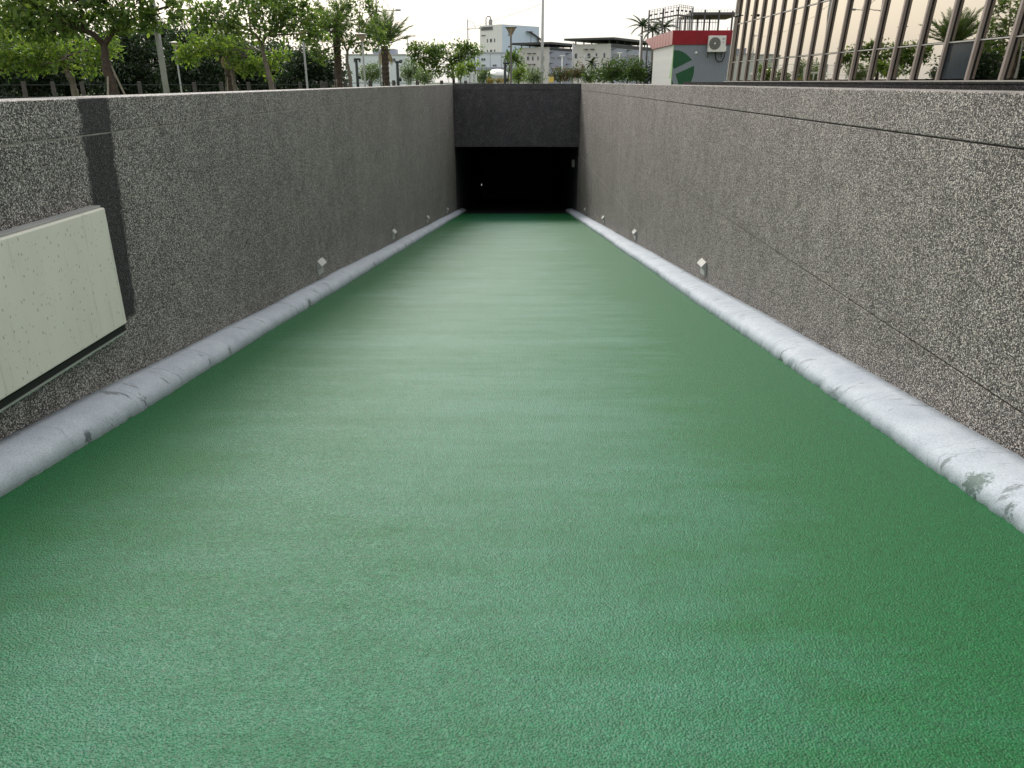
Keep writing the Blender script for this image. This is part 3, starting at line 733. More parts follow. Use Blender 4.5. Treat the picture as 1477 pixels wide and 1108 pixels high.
# ------------------------------------------------------------------ lamps and poles
def path_lamp(label, D, px, head_py, mat='lampgrey'):
    base = Vector((WX(px, D), D, 0)); t = thing('path_lamp', label, 'lamp post', base, 0, 'path lamps with funnel-shaped heads'); h = WZ(head_py, D)
    MB().tube([(0, 0, 0), (0, 0, .12), (0, 0, .13), (0, 0, h - .42)], [.10, .10, .05, .045], 10).build('post', mat, t, smooth=False)
    hd = MB().tube([(0, 0, h - .42), (0, 0, h - .34), (0, 0, h - .06)], [.06, .07, .22], 12).build('lantern', 'lampglass', t)
    for k in range(6):
        a = k * math.pi / 3
        MB().tube([(math.cos(a) * .075, math.sin(a) * .075, h - .36), (math.cos(a) * .235, math.sin(a) * .235, h - .05)], .010, 5).build('rib', mat, hd)
    MB().tube([(0, 0, h - .058), (0, 0, h - .035), (0, 0, h)], [.30, .30, .08], 16).build('cap', mat, t)
path_lamp('grey path lamp with amber funnel head, in front of the white tower', 40, 737, 38)
path_lamp('path lamp left of the date palm', 43, 526, 48, 'galv')
path_lamp('path lamp in the dark gap left of the low spreading tree', 50, 258, 60, 'galv')
path_lamp('path lamp with its head hidden in the tree crowns right of the slim trunk', 40, 442, 42, 'galv')

def pole(name, label, cat, D, px, top_py, r, mat, group=None):
    base = Vector((WX(px, D), D, 0)); t = thing(name, label, cat, base, 0, group); h = WZ(top_py, D)
    MB().tube([(0, 0, 0), (0, 0, h)], [r * 1.12, r * .9], 12).build('shaft', mat, t, smooth=True)
    MB().tube([(0, 0, 0), (0, 0, .03), (0, 0, .06)], [r * 2.4, r * 2.4, r * 1.4], 12).build('base_plate', mat, t)
    return t, h
t, h = pole('flag_pole', 'tall pale grey pole right of the large forked tree, cut by the frame', 'pole', 26, 236, -90, .085, 'galv')
MB().tube([(0, 0, h), (0, 0, h + .1)], [.075, .02], 10).build('finial', 'galv', t)
t, h = pole('mast', 'tall plain grey mast behind the tunnel portal, cut by the frame', 'pole', 45, 781.5, -14, .075, 'galv')
MB().tube([(0, 0, h - .25), (0, 0, h), (0, 0, h + .06)], [.11, .11, .03], 10).build('cap', 'galv', t)
MB().box(-.08, .08, -.16, -.08, 2.0, 2.4).build('junction_box', 'galv', t)

def street_lamp(label, D, px, top_py, arm_py, arm_px):
    t, h = pole('street_lamp', label, 'street lamp', D, px, top_py, .07, 'galv', 'curved-arm street lamps'); za = WZ(arm_py, D); L = arm_px * MPP(D)
    MB().tube([(0, 0, za - .1), (L * .5, 0, za), (L, 0, za + .03)], [.045, .035, .03], 8).build('arm', 'galv', t)
    q = [(L * .6 * math.sin(a), 0, za + (h - .15 - za) * math.cos(a)) for a in np.linspace(0, math.pi / 2, 9)]
    MB().tube(q, .025, 6).build('brace_arc', 'galv', t)
    MB().tube([(L * .86, 0, za + .02), (L * .92, 0, za + .03), (L * 1.1, 0, za + .03), (L * 1.14, 0, za + .02)], [.04, .09, .08, .03], 8).build('luminaire', 'galv', t)
street_lamp('tall street lamp with a quarter-circle arm above the date palm', 70, 549, -6, 15, 30)
street_lamp('tall street lamp with a quarter-circle arm left of the white tower', 95, 676, 28, 41, 18)
def camera_post(label, D, px, top_py, group):
    t, h = pole('camera_post', label, 'post', D, px, top_py, .075, 'darkpost', group)
    MB().box(-.1, .22, -.06, .06, h - .09, h).build('head', 'darkpost', t, bevel=.01)
    z = h * .62; MB().box(.05, .17, -.07, .07, z, z + .16).build('box', 'darkpost', t, bevel=.01)
GD = 'dark equipment posts along the path'
camera_post('dark post with a small box left of the date palm', 42, 515.5, 84, GD)
camera_post('dark green post right of the date palm', 40, 574, 88, GD)
camera_post('dark post just left of the amber lamp', 43, 728.5, 90, GD)
# pole with red banners
t, h = pole('banner_pole', 'grey pole carrying two small red banners in front of the office blocks', 'pole', 80, 825.5, 62, .10, 'galv')
for s in (-1, 1):
    MB().box(.12 * s - .0 if s > 0 else -.62, .62 if s > 0 else -.12, -.02, .02, WZ(110, 80), WZ(102, 80)).build('banner', 'redsign' if s > 0 else 'red', t)
    MB().box(.1 if s > 0 else -.64, .64 if s > 0 else -.1, -.025, .025, WZ(102, 80) + .003, WZ(102, 80) + .05).build('banner_arm', 'galv', t)
MB().box(-.58, -.14, -.02, .02, WZ(112, 80), WZ(110, 80) - .01).build('green_tab', 'kgreen', t)
# twin arm lamp
t, h = pole('twin_arm_lamp', 'slim grey street lamp with short drooping arms before the cream office block', 'street lamp', 85, 842, 79, .07, 'galv')
for s, l in ((1, 1.0), (-1, .35)):
    MB().tube([(0, 0, h - .4), (s * l * .5, 0, h - .12), (s * l, 0, h - .2)], [.04, .03, .03], 6).build('arm', 'galv', t)
    MB().tube([(s * l * .9, 0, h - .19), (s * l * 1.1, 0, h - .2), (s * l * 1.5, 0, h - .26)], [.05, .09, .04], 6).build('luminaire', 'galv', t)
for px, tp, D, lb in ((810, 81, 95, 'white T-shaped lamp before the nearer shade-toned facade'), (892, 77, 95, 'white T-shaped lamp above the large bush'), (920, 52, 78, 'white T-shaped lamp beside the thin royal palm')):
    t, h = pole('tee_lamp', lb, 'street lamp', D, px, tp, .06, 'white', 'white T-shaped lamps')
    MB().box(-.28, .28, -.08, .08, h, h + .1).build('head', 'white', t, bevel=.02)
# overhead cable
t0, t1 = W(780, 6, 45), W(590, 52, 118)
mb = MB(); pts = []
for i in range(25):
    u = i / 24; q = t0.lerp(t1, u); q.z -= 1.6 * 4 * u * (1 - u) * .35; pts.append(q)
tag(mb.tube(pts, .011, 5).build('overhead_cable', 'steelpale'), 'thin overhead cable sagging from the tall grey mast across the sky', 'cable')
t, h = pole('utility_pole', 'thin utility pole far away where the overhead cable ends', 'pole', 118, 590, 50, .08, 'galv')
MB().box(-.5, .5, -.05, .05, h - .3, h - .2).build('crossarm', 'galv', t)

# ------------------------------------------------------------------ fences
def fence(label, D0, x0, x1, step, top, group, post_w, D1=None):
    D1 = D1 or D0; n = int((x1 - x0) / step); root = thing('post_fence', label, 'fence', (x0, D0, 0), 0, group)
    proto = None
    for i in range(n + 1):
        y = (D1 - D0) * i / n; hh = 0
        if proto is None:
            proto = o = MB().tube([(0, 0, -.1), (0, 0, top + .04), (0, 0, top + .10)], [post_w, post_w * .94, post_w * .8], 8, .05).build('post', 'fencepost', root)
        else: o = share(proto, root, (0, 0, 0))
        o.location = (i * step, y, random.uniform(-.02, .02)); o.rotation_euler = (random.uniform(-.02, .02), random.uniform(-.02, .02), random.random() * 6)
    for z in (top - .06, top * .5):
        for i in range(n):
            y0, y1 = (D1 - D0) * i / n, (D1 - D0) * (i + 1) / n
            MB().tube([(i * step, y0, z), ((i + .5) * step, (y0 + y1) / 2, z - .01), ((i + 1) * step, y1, z)], .022, 6).build('rail', 'darkpost', root)
fence('dark post-and-rail fence behind the tree row on the left', 44, -33.5, -9.6, 1.45, 1.40, 'post-and-rail fences', .12, 50)
fence('low dark post-and-rail fence below the date palm and spreading tree', 58, -14.0, -1.3, 1.7, 1.48, 'post-and-rail fences', .13)
# pale court fence
root = thing('court_fence', 'pale tall mesh fence far behind the date palm', 'fence', (WX(500, 88), 88, 0))
sx = MPP(88); L = (668 - 500) * sx; H = WZ(92, 88)
proto = None
for i in range(9):
    if proto is None: proto = MB().tube([(0, 0, 0), (0, 0, H)], .05, 6).build('post', 'white', root)
    else: share(proto, root, (L * i / 8, 0, 0))
for k in range(4): MB().tube([(0, 0, H * (.1 + .29 * k)), (L, 0, H * (.1 + .29 * k))], .025, 5).build('rail', 'bmint', root)
mb = MB()
for i in range(64):
    x = L * (i + .5) / 64; mb.box(x - .006, x + .006, -.006, .006, .1, H)
for i in range(14):
    z = H * (i + .5) / 14; mb.box(0, L, -.018, -.007, z - .006, z + .006)
o = mb.build('wire_mesh', 'bmint', root); o['kind'] = 'stuff'

# white gate frame and canopy
root = thing('gate_frame', 'small white gate frame right of the thin sapling', 'gate', (WX(681, 60), 60, 0)); h = WZ(104, 60)
for x in (-.29, .29): MB().box(x - .05, x + .05, -.05, .05, 0, WZ(97, 60)).build('post', 'white', root, bevel=.01)
MB().box(-.235, .235, -.045, .045, h - .12, h).build('crossbar', 'white', root)
MB().box(-.05, .05, -.03, .03, 0, h - .13).build('middle_bar', 'white', root)
root = thing('canopy', 'white domed fabric canopy behind the orange flowers', 'canopy', (WX(718, 66), 66, 0)); s = MPP(66)
mb = MB(); n = 18; rows = 7; a0, b0 = 16.5 * s, 1.6
zt0, zt1 = WZ(109, 66), WZ(99.5, 66)
for j in range(rows):
    u = j / (rows - 1) * math.pi / 2
    for i in range(n):
        v = 2 * math.pi * i / n; sc = 1 + (.03 if i % 2 else -.03) * math.cos(u)
        mb.v.append((a0 * math.cos(u) * math.cos(v) * sc + 0, b0 * math.cos(u) * math.sin(v) * sc, zt0 + (zt1 - zt0) * math.sin(u)))
for j in range(rows - 1):
    for i in range(n): i2 = (i + 1) % n; mb.f.append((j * n + i, j * n + i2, (j + 1) * n + i2, (j + 1) * n + i))
mb.f.append(tuple(reversed(range(n)))); mb.build('fabric', 'white', root, smooth=False)
for x, y in ((-a0 * .8, -.7), (a0 * .8, -.7), (-a0 * .8, .7), (a0 * .8, .7)): MB().tube([(x, y, 0), (x, y, zt0 + .15)], .05, 6).build('leg', 'white', root)
root = thing('notice_board', 'small yellow notice board on a stand before the office blocks', 'sign', (WX(795, 62), 62, 0))
MB().box(-.19, .19, -.03, .03, WZ(119, 62), WZ(111, 62)).build('board', 'yellow', root, bevel=.01)
for x in (-.17, .17): MB().box(x - .02, x + .02, .031, .07, 0, WZ(112, 62)).build('leg', 'galv', root)

# ------------------------------------------------------------------ far buildings
def rot_building(name, label, px, D0, alpha, L1, L2, top_py, wl, wr, roof_over=0.0, roof=None, group=None):
    """corner nearest the camera at (px, D0); local +x runs along the right face, local -y... built in its own axes"""
    base = Vector((WX(px, D0), D0, 0))
    # local frame: u along the left face (away left-back), v along the right face (right-back)
    u = Vector((-math.cos(alpha), math.sin(alpha), 0)); v = Vector((math.sin(alpha), math.cos(alpha), 0)); H = WZ(top_py, D0)
    root = thing(name, label, 'building', base, 0, group)
    P = lambda a, b, z, o=0.0: u * a + v * b + Vector((0, 0, z))
    def slab(a0, a1, b0, b1, z0, z1, nm, mt, par=root):
        return MB().quadbox([P(a0, b0, z0), P(a1, b0, z0), P(a1, b1, z0), P(a0, b1, z0), P(a0, b0, z1), P(a1, b0, z1), P(a1, b1, z1), P(a0, b1, z1)]).build(nm, mt, par)
    slab(0, L1, 0, .25, 0, H, 'left_wall', wl); slab(0, .25, .2501, L2, 0, H, 'right_wall', wr)
    slab(L1 - .25, L1, .2501, L2, 0, H, 'rear_wall', wr); slab(.2501, L1 - .2501, L2 - .25, L2, 0, H, 'end_wall', wl)
    slab(.2501, L1 - .2501, .2501, L2 - .2501, H - .35, H - .1, 'flat_roof', 'roofdark')
    def win(face, c, w, z0, z1, mull=0):
        """face 'l' or 'r', c = distance from the corner"""
        fw = .07
        if face == 'l':
            f = slab(c - w / 2, c + w / 2, -.05, -.002, z0, z1, 'window', 'frame')
            slab(c - w / 2 + fw, c + w / 2 - fw, -.062, -.0505, z0 + fw, z1 - fw, 'pane', 'pane_dark', f)
            for k in range(mull):
                cc = c - w / 2 + w * (k + 1) / (mull + 1); slab(cc - .04, cc + .04, -.07, -.0625, z0 + fw, z1 - fw, 'glazing_bar', 'frame', f)
        else:
            f = slab(-.05, -.002, c - w / 2, c + w / 2, z0, z1, 'window', 'frame')
            slab(-.062, -.0505, c - w / 2 + fw, c + w / 2 - fw, z0 + fw, z1 - fw, 'pane', 'pane_dark', f)
            for k in range(mull):
                cc = c - w / 2 + w * (k + 1) / (mull + 1); slab(-.07, -.0625, cc - .04, cc + .04, z0 + fw, z1 - fw, 'glazing_bar', 'frame', f)
        return f
    def hood(face, c, z):
        if face == 'l': slab(c - .3, c + .3, -.55, -.003, z, z + .1, 'hood', 'steel')
        else: slab(-.55, -.003, c - .3, c + .3, z, z + .1, 'hood', 'steel')
    if roof:
        o = roof_over; z0 = H + roof[0]
        rf = slab(-o, L1 + o, -o, L2 + o, z0, z0 + roof[1], 'roof', 'roofdark')
        for a in (.4, L1 - .4):
            for b in np.arange(.4, L2, 3.0): slab(a - .08, a + .08, b - .08, b + .08, H - .1, z0 - .003, 'roof_post', 'steel')
    return root, slab, win, hood, H
# office block with the floating dark roof (right)
b, slab, win, hood, H = rot_building('office_block', 'cream office block with shade-toned right face and floating dark roof, nearest the kiosk', 878, 130, R(30), 6.6, 20, 63, 'bcream', 'bgrey', 1.0, (.55, .30))
slab(-.06, -.003, .3, 19.9, H - .55, H - .05, 'parapet_band', 'roofdark')
z1, z0 = WZ(76, 130), WZ(84, 130); z3, z2 = WZ(92, 130), WZ(100, 130)
for c, w in ((.95, .35), (2.3, .35), (3.6, .6), (5.9, .5)): win('l', c, w, z0, z1); 
for c, w in ((.95, .35), (2.4, .35), (4.6, .5)): win('l', c, w, z2, z3)
for c in (3.0, 4.1): hood('l', c, WZ(71, 130))
for c, w, k in ((2.6, 3.6, 4), (9.2, 4.6, 5), (15.8, 1.6, 1), (18.6, 1.0, 0)):
    win('r', c, w, WZ(83.5, 130), WZ(76, 130), k); win('r', c, w, z2, z3, k)
for c in (.8, 7): hood('r', c, WZ(71, 130)); hood('r', c, WZ(88, 130))
# second office block (left)
b, slab, win, hood, H = rot_building('office_block', 'smaller cream office block with shade-toned right face and dark overhanging roof beside the white tower', 791, 150, R(30), 6.3, 13, 68, 'bcream', 'bgrey', 1.0, (.45, .35))
slab(-.06, -.003, .3, 12.9, H - .5, H - .05, 'parapet_band', 'roofdark')
for py in (82, 98):
    za, zb_ = WZ(py + 5, 150), WZ(py - 1, 150)
    for c, w in ((1.1, .35), (2.2, .35), (3.3, .4), (4.3, .5), (5.7, .5)): win('l', c, w, za, zb_)
    for c in (3.0, 4.0): hood('l', c, WZ(py - 5, 150))
    for c, w, k in ((1.5, 1.6, 1), (4.5, 2.6, 3), (8.4, 2.0, 2)): win('r', c, w, za + .2, zb_, k)
    for c in (.5, 7.2): hood('r', c, WZ(py - 6, 150))
# white tower with stair
b, slab, win, hood, H = rot_building('tower_block', 'tall white windowless tower with shade-tinted right face and an outside stair', 723.5, 236, R(45), 9.0, 15.4, 35, 'bwhite', 'bwhite_shade')
slab(3.4, 8.4, -.12, -.003, WZ(42.5, 236), WZ(37, 236), 'louvre_frame', 'frame')
for k in range(12):
    c = 3.55 + k * .41; slab(c, c + .22, -.22, -.1205, WZ(42.2, 236), WZ(37.4, 236), 'louvre_fin', 'acgrille')
slab(6.6, 8.2, -.2, -.003, WZ(50.6, 236), WZ(49.2, 236), 'wall_vent', 'acgrille')
for py in (57, 73):
    for c in (2.8, 5.8): win('l', c, .5, WZ(py + 3.5, 236), WZ(py - 2, 236))
    win('l', 4.3, .9, WZ(py + 3.5, 236), WZ(py - 2, 236))
for py in (50, 67): win('r', 3.0, .9, WZ(py + 1.2, 236), WZ(py - 1.3, 236))
zz = [WZ(p, 236) for p in (78, 63, 54, 43.5)]
def strut(p, q, nm, r=.13):
    f = lambda c: Vector((math.sin(R(45)) * c[0] - math.cos(R(45)) * -c[1] * 1.0, math.cos(R(45)) * c[0] + math.sin(R(45)) * c[1], c[2]))
    MB().tube([f(p), f(q)], r, 5).build(nm, 'steel', b)
# stair flights run along the right face, 0.9 m off the wall (local: distance along face, -offset, height)
def on_face(c, off, z): 
    u = Vector((-math.cos(R(45)), math.sin(R(45)), 0)); v = Vector((math.sin(R(45)), math.cos(R(45)), 0)); return u * (-off) + v * c + Vector((0, 0, z))
for nm, a, c_ in (('stair_flight', (10.6, zz[3]), (15.2, zz[2])), ('stair_flight', (15.2, zz[2]), (11.8, zz[0])), ('stair_flight', (11.8, zz[0]), (15.2, zz[0] - 3.0))):
    for o in (.35, 1.0): MB().tube([on_face(a[0], o, a[1]), on_face(c_[0], o, c_[1])], .16, 5).build(nm, 'steel', b)
for c, z in ((10.6, zz[3]), (15.3, zz[2]), (11.4, zz[0])):
    MB().quadbox([on_face(c - .9, .1, z - .1), on_face(c + .9, .1, z - .1), on_face(c + .9, 1.2, z - .1), on_face(c - .9, 1.2, z - .1),
                  on_face(c - .9, .1, z + .06), on_face(c + .9, .1, z + .06), on_face(c + .9, 1.2, z + .06), on_face(c - .9, 1.2, z + .06)]).build('landing', 'steel', b)
for c in (10.8, 15.6): MB().tube([on_face(c, 1.1, 0), on_face(c, 1.1, zz[3] if c < 12 else zz[2] + .9)], .08, 5).build('stair_post', 'steel', b)
# roof silo
o = Vector((-math.cos(R(45)) * 5, math.sin(R(45)) * 5 + 2.5, H))
MB().tube([o + Vector((.3, 0, -.1)), o + Vector((.3, 0, 1.5)), o + Vector((.3, 0, 1.9))], [.55, .55, .1], 10).build('roof_tank', 'steelpale', b)
MB().tube([o + Vector((-1.0, 0, -.1)), o + Vector((-1.0, 0, 1.9)), o + Vector((-.5, 0, 2.5)), o + Vector((.2, 0, 2.3)), o + Vector((.4, 0, 1.5))], .16, 6).build('roof_duct', 'acgrille', b)

def front_building(name, label, D, px0, px1, top_py, mt, wins, bands=True, depth=14):
    x0, x1 = WX(px0, D), WX(px1, D); H = WZ(top_py, D)
    root = thing(name, label, 'building', ((x0 + x1) / 2, D, 0)); c = (x1 - x0) / 2
    MB().box(-c, c, 0, depth, 0, H).build('wall', mt, root)
    MB().box(-c - .15, c + .15, -.15, depth + .15, H + .002, H + .3).build('roof', 'frame', root)
    if bands:
        for k in range(1, int(2 * c / 2.2)):
            x = -c + k * 2.2; MB().box(x - .06, x + .06, -.06, -.002, 0, H - .02).build('panel_joint', 'frame', root)
    for (a, b_, p0, p1, k) in wins:
        xa, xb = WX(a, D) - (x0 + x1) / 2, WX(b_, D) - (x0 + x1) / 2; za, zb_ = WZ(p1, D), WZ(p0, D)
        f = MB().box(xa, xb, -.12, -.061, za, zb_).build('window', 'frame', root)
        n = k + 1; w = (xb - xa) / n
        for q in range(n): MB().box(xa + q * w + .06, xa + (q + 1) * w - .06, -.14, -.1205, za + .06, zb_ - .06).build('pane', 'pane_dark', f)
    return root
r_ = front_building('low_block', 'low pale mint factory block in front of the white tower', 165, 660, 752, 77.5, 'bmint',
    [(694.5, 700.5, 84, 87.5, 1), (694.5, 700.5, 93, 96, 1), (711, 716.5, 93, 96, 1), (743, 748.5, 93, 96, 1), (727, 732, 84, 87.5, 1)])
MB().box(-6.2, 6.2, -1.6, -.15, WZ(101, 165), WZ(97.5, 165)).build('entrance_band', 'bgrey', r_)
front_building('low_block', 'low pale blue building behind the date palm', 175, 500, 586, 80, 'bmint',
    [(512, 515, 84, 90, 0), (519, 522, 84, 90, 0), (561, 572, 84, 89, 2), (577, 582, 86, 90, 0)], False)
MB().box(-.6, 4.0, 1, 6, WZ(80, 175), WZ(70, 175)).build('roof_house', 'bgrey', [o for o in bpy.data.objects if o.get('label') == 'low pale blue building behind the date palm'][0])

# ------------------------------------------------------------------ kiosk
KD = 47.5; s = MPP(KD); kx0, kx1 = WX(968, KD), WX(1062, KD); kz = WZ(64.5, KD); kt = WZ(44, KD)
kd = 7.0
root = thing('kiosk', 'kiosk with red fascia, shade-grey front with green round emblem, beside the glass building', 'kiosk', (kx0, KD, 0))
w = kx1 - kx0
MB().box(.02, w, .02, kd, 0, kz + .3).build('wall_core', 'kgrey', root)
n = int(w / .1); proto = None
for k in range(n):                          # rolled sheet: each rib its own sheet strip
    x = k * w / n
    if proto is None:
        proto = MB().prism([(0.001, 0, 0), (.022, 0, 0), (.032, -.012, 0), (w / n - .012, -.012, 0), (w / n - .001, 0, 0), (w / n - .001, .018, 0), (.001, .018, 0)], (0, 0, kz)).build('sheet_rib', 'kgrey', root)
    else: share(proto, root, (x, 0, 0))
n2 = int(kd / .12); proto = None
for k in range(n2):
    y = .02 + k * (kd - .02) / n2
    if proto is None:
        q = (kd - .02) / n2
        proto = MB().prism([(.018, 0.001, 0), (.018, q - .001, 0), (0, q - .001, 0), (-.012, q - .02, 0), (-.012, .02, 0), (0, .001, 0)], (0, 0, kz)).build('side_sheet_rib', 'kwhite', root)
        proto.location = (0, y, 0)
    else: share(proto, root, (0, y, 0))
MB().box(-.035, .0, -.035, -.001, 0, kz).build('corner_trim', 'klight', root)
MB().box(-.06, w + .02, -.08, -.013, kz, kt).build('front_fascia', 'red', root, bevel=.006)
for k in range(1, 3): MB().box(w * k / 3 - .006, w * k / 3 + .006, -.088, -.081, kz, kt).build('fascia_joint', 'joint', root)
MB().prism([(-.13, -.08, kz), (-.13, kd - .2, kz), (-.13, kd + 3.4, kt), (-.13, -.08, kt)], (.068, 0, 0)).build('side_fascia', 'red', root)
for k in range(1, 9):
    y = k * 1.0; zb_ = kz if y < kd - .2 else kz + (kt - kz) * (y - kd + .2) / 3.6
    MB().box(-.137, -.131, y - .006, y + .006, zb_ + .01, kt).build('fascia_joint', 'joint', root)
MB().box(-.06, w, -.01, kd + 3.3, kt - .06, kt - .004).build('roof_sheet', 'frame', root)
# emblem: a green disc centred on the corner, split by a grey bar and a grey stem
cz = WZ(98, KD); rx, rzz = 30.5 * s, 26.5 * s
def em(pts, nm, mt): MB().prism([(p[0], -.0145, p[1]) for p in pts], (0, -.004, 0)).build(nm, mt, root)
def arc(a0, a1, n=20): return [(rx * math.cos(R(a)) + .0, cz + rzz * math.sin(R(a))) for a in np.linspace(a0, a1, n)]
E_ = lambda px, py: ((px - 968) * s, WZ(py, KD))
em([E_(967.9, 73)] + [((rx - .02) * math.sin(R(a)), WZ(72, KD) - (rzz) * (1 - math.cos(R(a)))) for a in (12, 24, 36, 48)] + [E_(995, 86.5), E_(970.5, 99.5), E_(967.9, 95)], 'emblem_upper_leaf', 'kgreen')
em([E_(973, 107), E_(998.5, 95)] + [E_(999, 100), E_(999, 105), E_(998, 111), E_(996.5, 117), E_(995, 123)] + [E_(979, 123)], 'emblem_lower_leaf', 'kgreen')
em([E_(967.9, 113), E_(970, 119), E_(971, 123), E_(967.9, 123)], 'emblem_left_leaf', 'kgreen')
# light green sliver of the emblem on the side wall
MB().prism([(-.0145, .05, WZ(80, KD)), (-.0145, .05, WZ(112, KD)), (-.0145, .75, WZ(114, KD)), (-.0145, .60, WZ(104, KD)), (-.0145, .30, WZ(90, KD))], (-.004, 0, 0)).build('emblem_sliver', 'klight', root)
t = thing('wall_lamp', 'small round white lamp on the shade-grey kiosk front', 'lamp', (WX(1000, KD), KD - .0125, WZ(76.5, KD)))
MB().tube([(0, 0, 0), (0, -.02, 0), (0, -.03, 0), (0, -.09, 0), (0, -.115, 0)], [.075, .075, .055, .05, .02], 12).build('lens', 'white', t, smooth=False)
MB().tube([(0, -.001, 0), (0, -.012, 0)], [.085, .085], 12).build('backplate', 'galv', t)
# air conditioner
ac = thing('air_conditioner', 'white outdoor air conditioner unit with round fan on the kiosk front', 'air conditioner', (WX(1026.5, KD), KD - .09, WZ(75.5, KD)))
aw, ah = 24 * s / 2, 21 * s
MB().box(-aw, aw, -.34, -.04, .0, ah).build('casing', 'acwhite', ac, bevel=.02)
fx = -aw * .28; fz = ah * .52; fr = ah * .37
fg = MB().tube([(fx, -.341, fz), (fx, -.36, fz)], [fr * 1.04, fr], 28).build('fan_grille', 'acgrille', ac)
for q in range(1, 5):
    rr_ = fr * q / 5; ring = [(fx + rr_ * math.cos(a), -.366, fz + rr_ * math.sin(a)) for a in np.linspace(0, 2 * math.pi, 25)]
    MB().tube(ring, .006, 4).build('grille_ring', 'galv', fg)
for q in range(12):
    a = q * math.pi / 6; MB().tube([(fx, -.37, fz), (fx + fr * math.cos(a), -.37, fz + fr * math.sin(a))], .004, 4).build('grille_spoke', 'galv', fg)
MB().tube([(fx, -.361, fz), (fx, -.385, fz)], [.05, .045], 12).build('fan_hub', 'white', fg)
MB().box(aw * .55, aw * .86, -.348, -.341, ah * .76, ah * .84).build('name_plate', 'greybox', ac)
MB().box(aw * .62, aw * .8, -.348, -.341, ah * .57, ah * .62).build('name_plate', 'greybox', ac)
MB().box(aw * 1.001, aw + .06, -.3, -.14, .05, .3).build('valve_cover', 'acwhite', ac, bevel=.01)
for x in (-aw * .85, aw * .8):
    MB().box(x - .02, x + .02, -.33, .075, -.05, -.002).build('bracket', 'steel', ac)
    MB().box(x - .02, x + .02, .03, .075, -.28, -.051).build('bracket', 'steel', ac)
h0 = [(aw + .02, -.2, .05), (aw + .02, -.15, -.25), (aw - .08, -.12, -.48), (aw - .28, -.1, -.52), (aw - .42, -.08, -.38), (aw - .46, -.02, -.1), (aw - .46, .0, .0)]
MB().tube(h0, .03, 8).build('drain_hose', 'black', ac, smooth=True)
MB().tube([(aw * .9, -.1, ah), (aw * .95, -.05, ah + .12), (aw * 1.15, -.045, ah + .2), (aw * 1.22, -.045, ah + .45)], .016, 6).build('conduit', 'redsign', ac)

# ------------------------------------------------------------------ steel frame behind the kiosk
FD = 60; root = thing('steel_frame', 'dark rooftop steel frame with railing cage behind the kiosk', 'steel frame', (WX(1000, FD), FD, 0))
ox = WX(1000, FD); lx = lambda px, d=0: WX(px, FD) * (FD + d) / FD - ox
gz = lambda py: WZ(py, FD)
base_z = gz(46)
x_l, x_c, x_r = lx(938), lx(971), lx(1066)
MB().box(lx(962), x_r, .6, 6, base_z - .35, base_z - .1).build('platform', 'steel', root)
for px in (964, 990, 1020, 1050, 1066): 
    for y in (1.0, 5.6): MB().box(lx(px) - .1, lx(px) + .1, y - .1, y + .1, 0, base_z - .352).build('column', 'steel', root)
for px, tp in ((977, 24), (990.5, 14), (1011, 13), (1031, 14), (1050, 15)):
    MB().box(lx(px) - .055, lx(px) + .055, .62, .73, base_z - .1, gz(tp)).build('upright', 'steel', root)
for px, tp in ((997, 24), (1015, 24), (1033, 26)):
    MB().box(lx(px) - .05, lx(px) + .05, 3.9, 4.0, base_z - .1, gz(18)).build('upright', 'steel', root)
MB().box(lx(992), x_r, .75, 6, gz(19.5), gz(16.5)).build('roof_deck', 'rust', root)
MB().box(lx(992), x_r, .64, .745, gz(20.5), gz(17)).build('roof_beam', 'steel', root)
for px in np.arange(981, 1048, 4.2): MB().box(lx(px) - .013, lx(px) + .013, 4.4, 4.43, base_z - .1, gz(19.6)).build('baluster', 'steelpale', root)
for py in (43, 26): MB().box(lx(962), lx(1048), 4.36, 4.4, gz(py) - .02, gz(py) + .02).build('rail', 'steelpale', root)
for px in np.arange(994, 1060, 4.0): MB().box(lx(px) - .01, lx(px) + .01, .66, .69, gz(16.4), gz(13.5)).build('roof_rail_post', 'steelpale', root)
MB().box(lx(992), lx(1062), .66, .69, gz(13.4), gz(13.1)).build('roof_rail', 'steelpale', root)
cage = [(938, 2.5), (971, 0), (993, .5)]
def cage_pt(u):
    if u < .6: t_ = u / .6; return lx(938 + 33 * t_), 2.5 - 2.5 * t_
    t_ = (u - .6) / .4; return lx(971 + 22 * t_), .5 * t_
for i in range(19):
    x, y = cage_pt(i / 18); tp = 10.5 - 3.5 * min(1, (i / 18) / .6) + (2.0 * max(0, (i / 18 - .6) / .4))
    bt = 32 if i < 10 else 44
    MB().box(x - .018, x + .018, y - .018, y + .018, gz(bt), gz(tp)).build('cage_bar', 'steelpale', root)
for dp in (0, 3, 8, 15):
    for i in range(18):
        (xa, ya_), (xb, yb_) = cage_pt(i / 18), cage_pt((i + 1) / 18)
        f_ = lambda q: gz(10.5 - 3.5 * min(1, q / .6) + 2.0 * max(0, (q - .6) / .4) + dp)
        if dp == 8 and i % 2: continue
        r_ = .018 if dp in (0, 3) else .06
        MB().tube([(xa, ya_ - .03, f_(i / 18)), (xb, yb_ - .03, f_((i + 1) / 18))], r_, 5).build('cage_rail', 'steelpale' if dp < 5 else 'steel', root)
for px in (938.5, 954.5, 971, 993):
    u_ = {938.5: 0, 954.5: .3, 971: .6, 993: 1.0}[px]; x, y = cage_pt(u_)
    MB().box(x - .05, x + .05, y + .02, y + .12, 0, gz(10)).build('cage_post', 'steel', root)

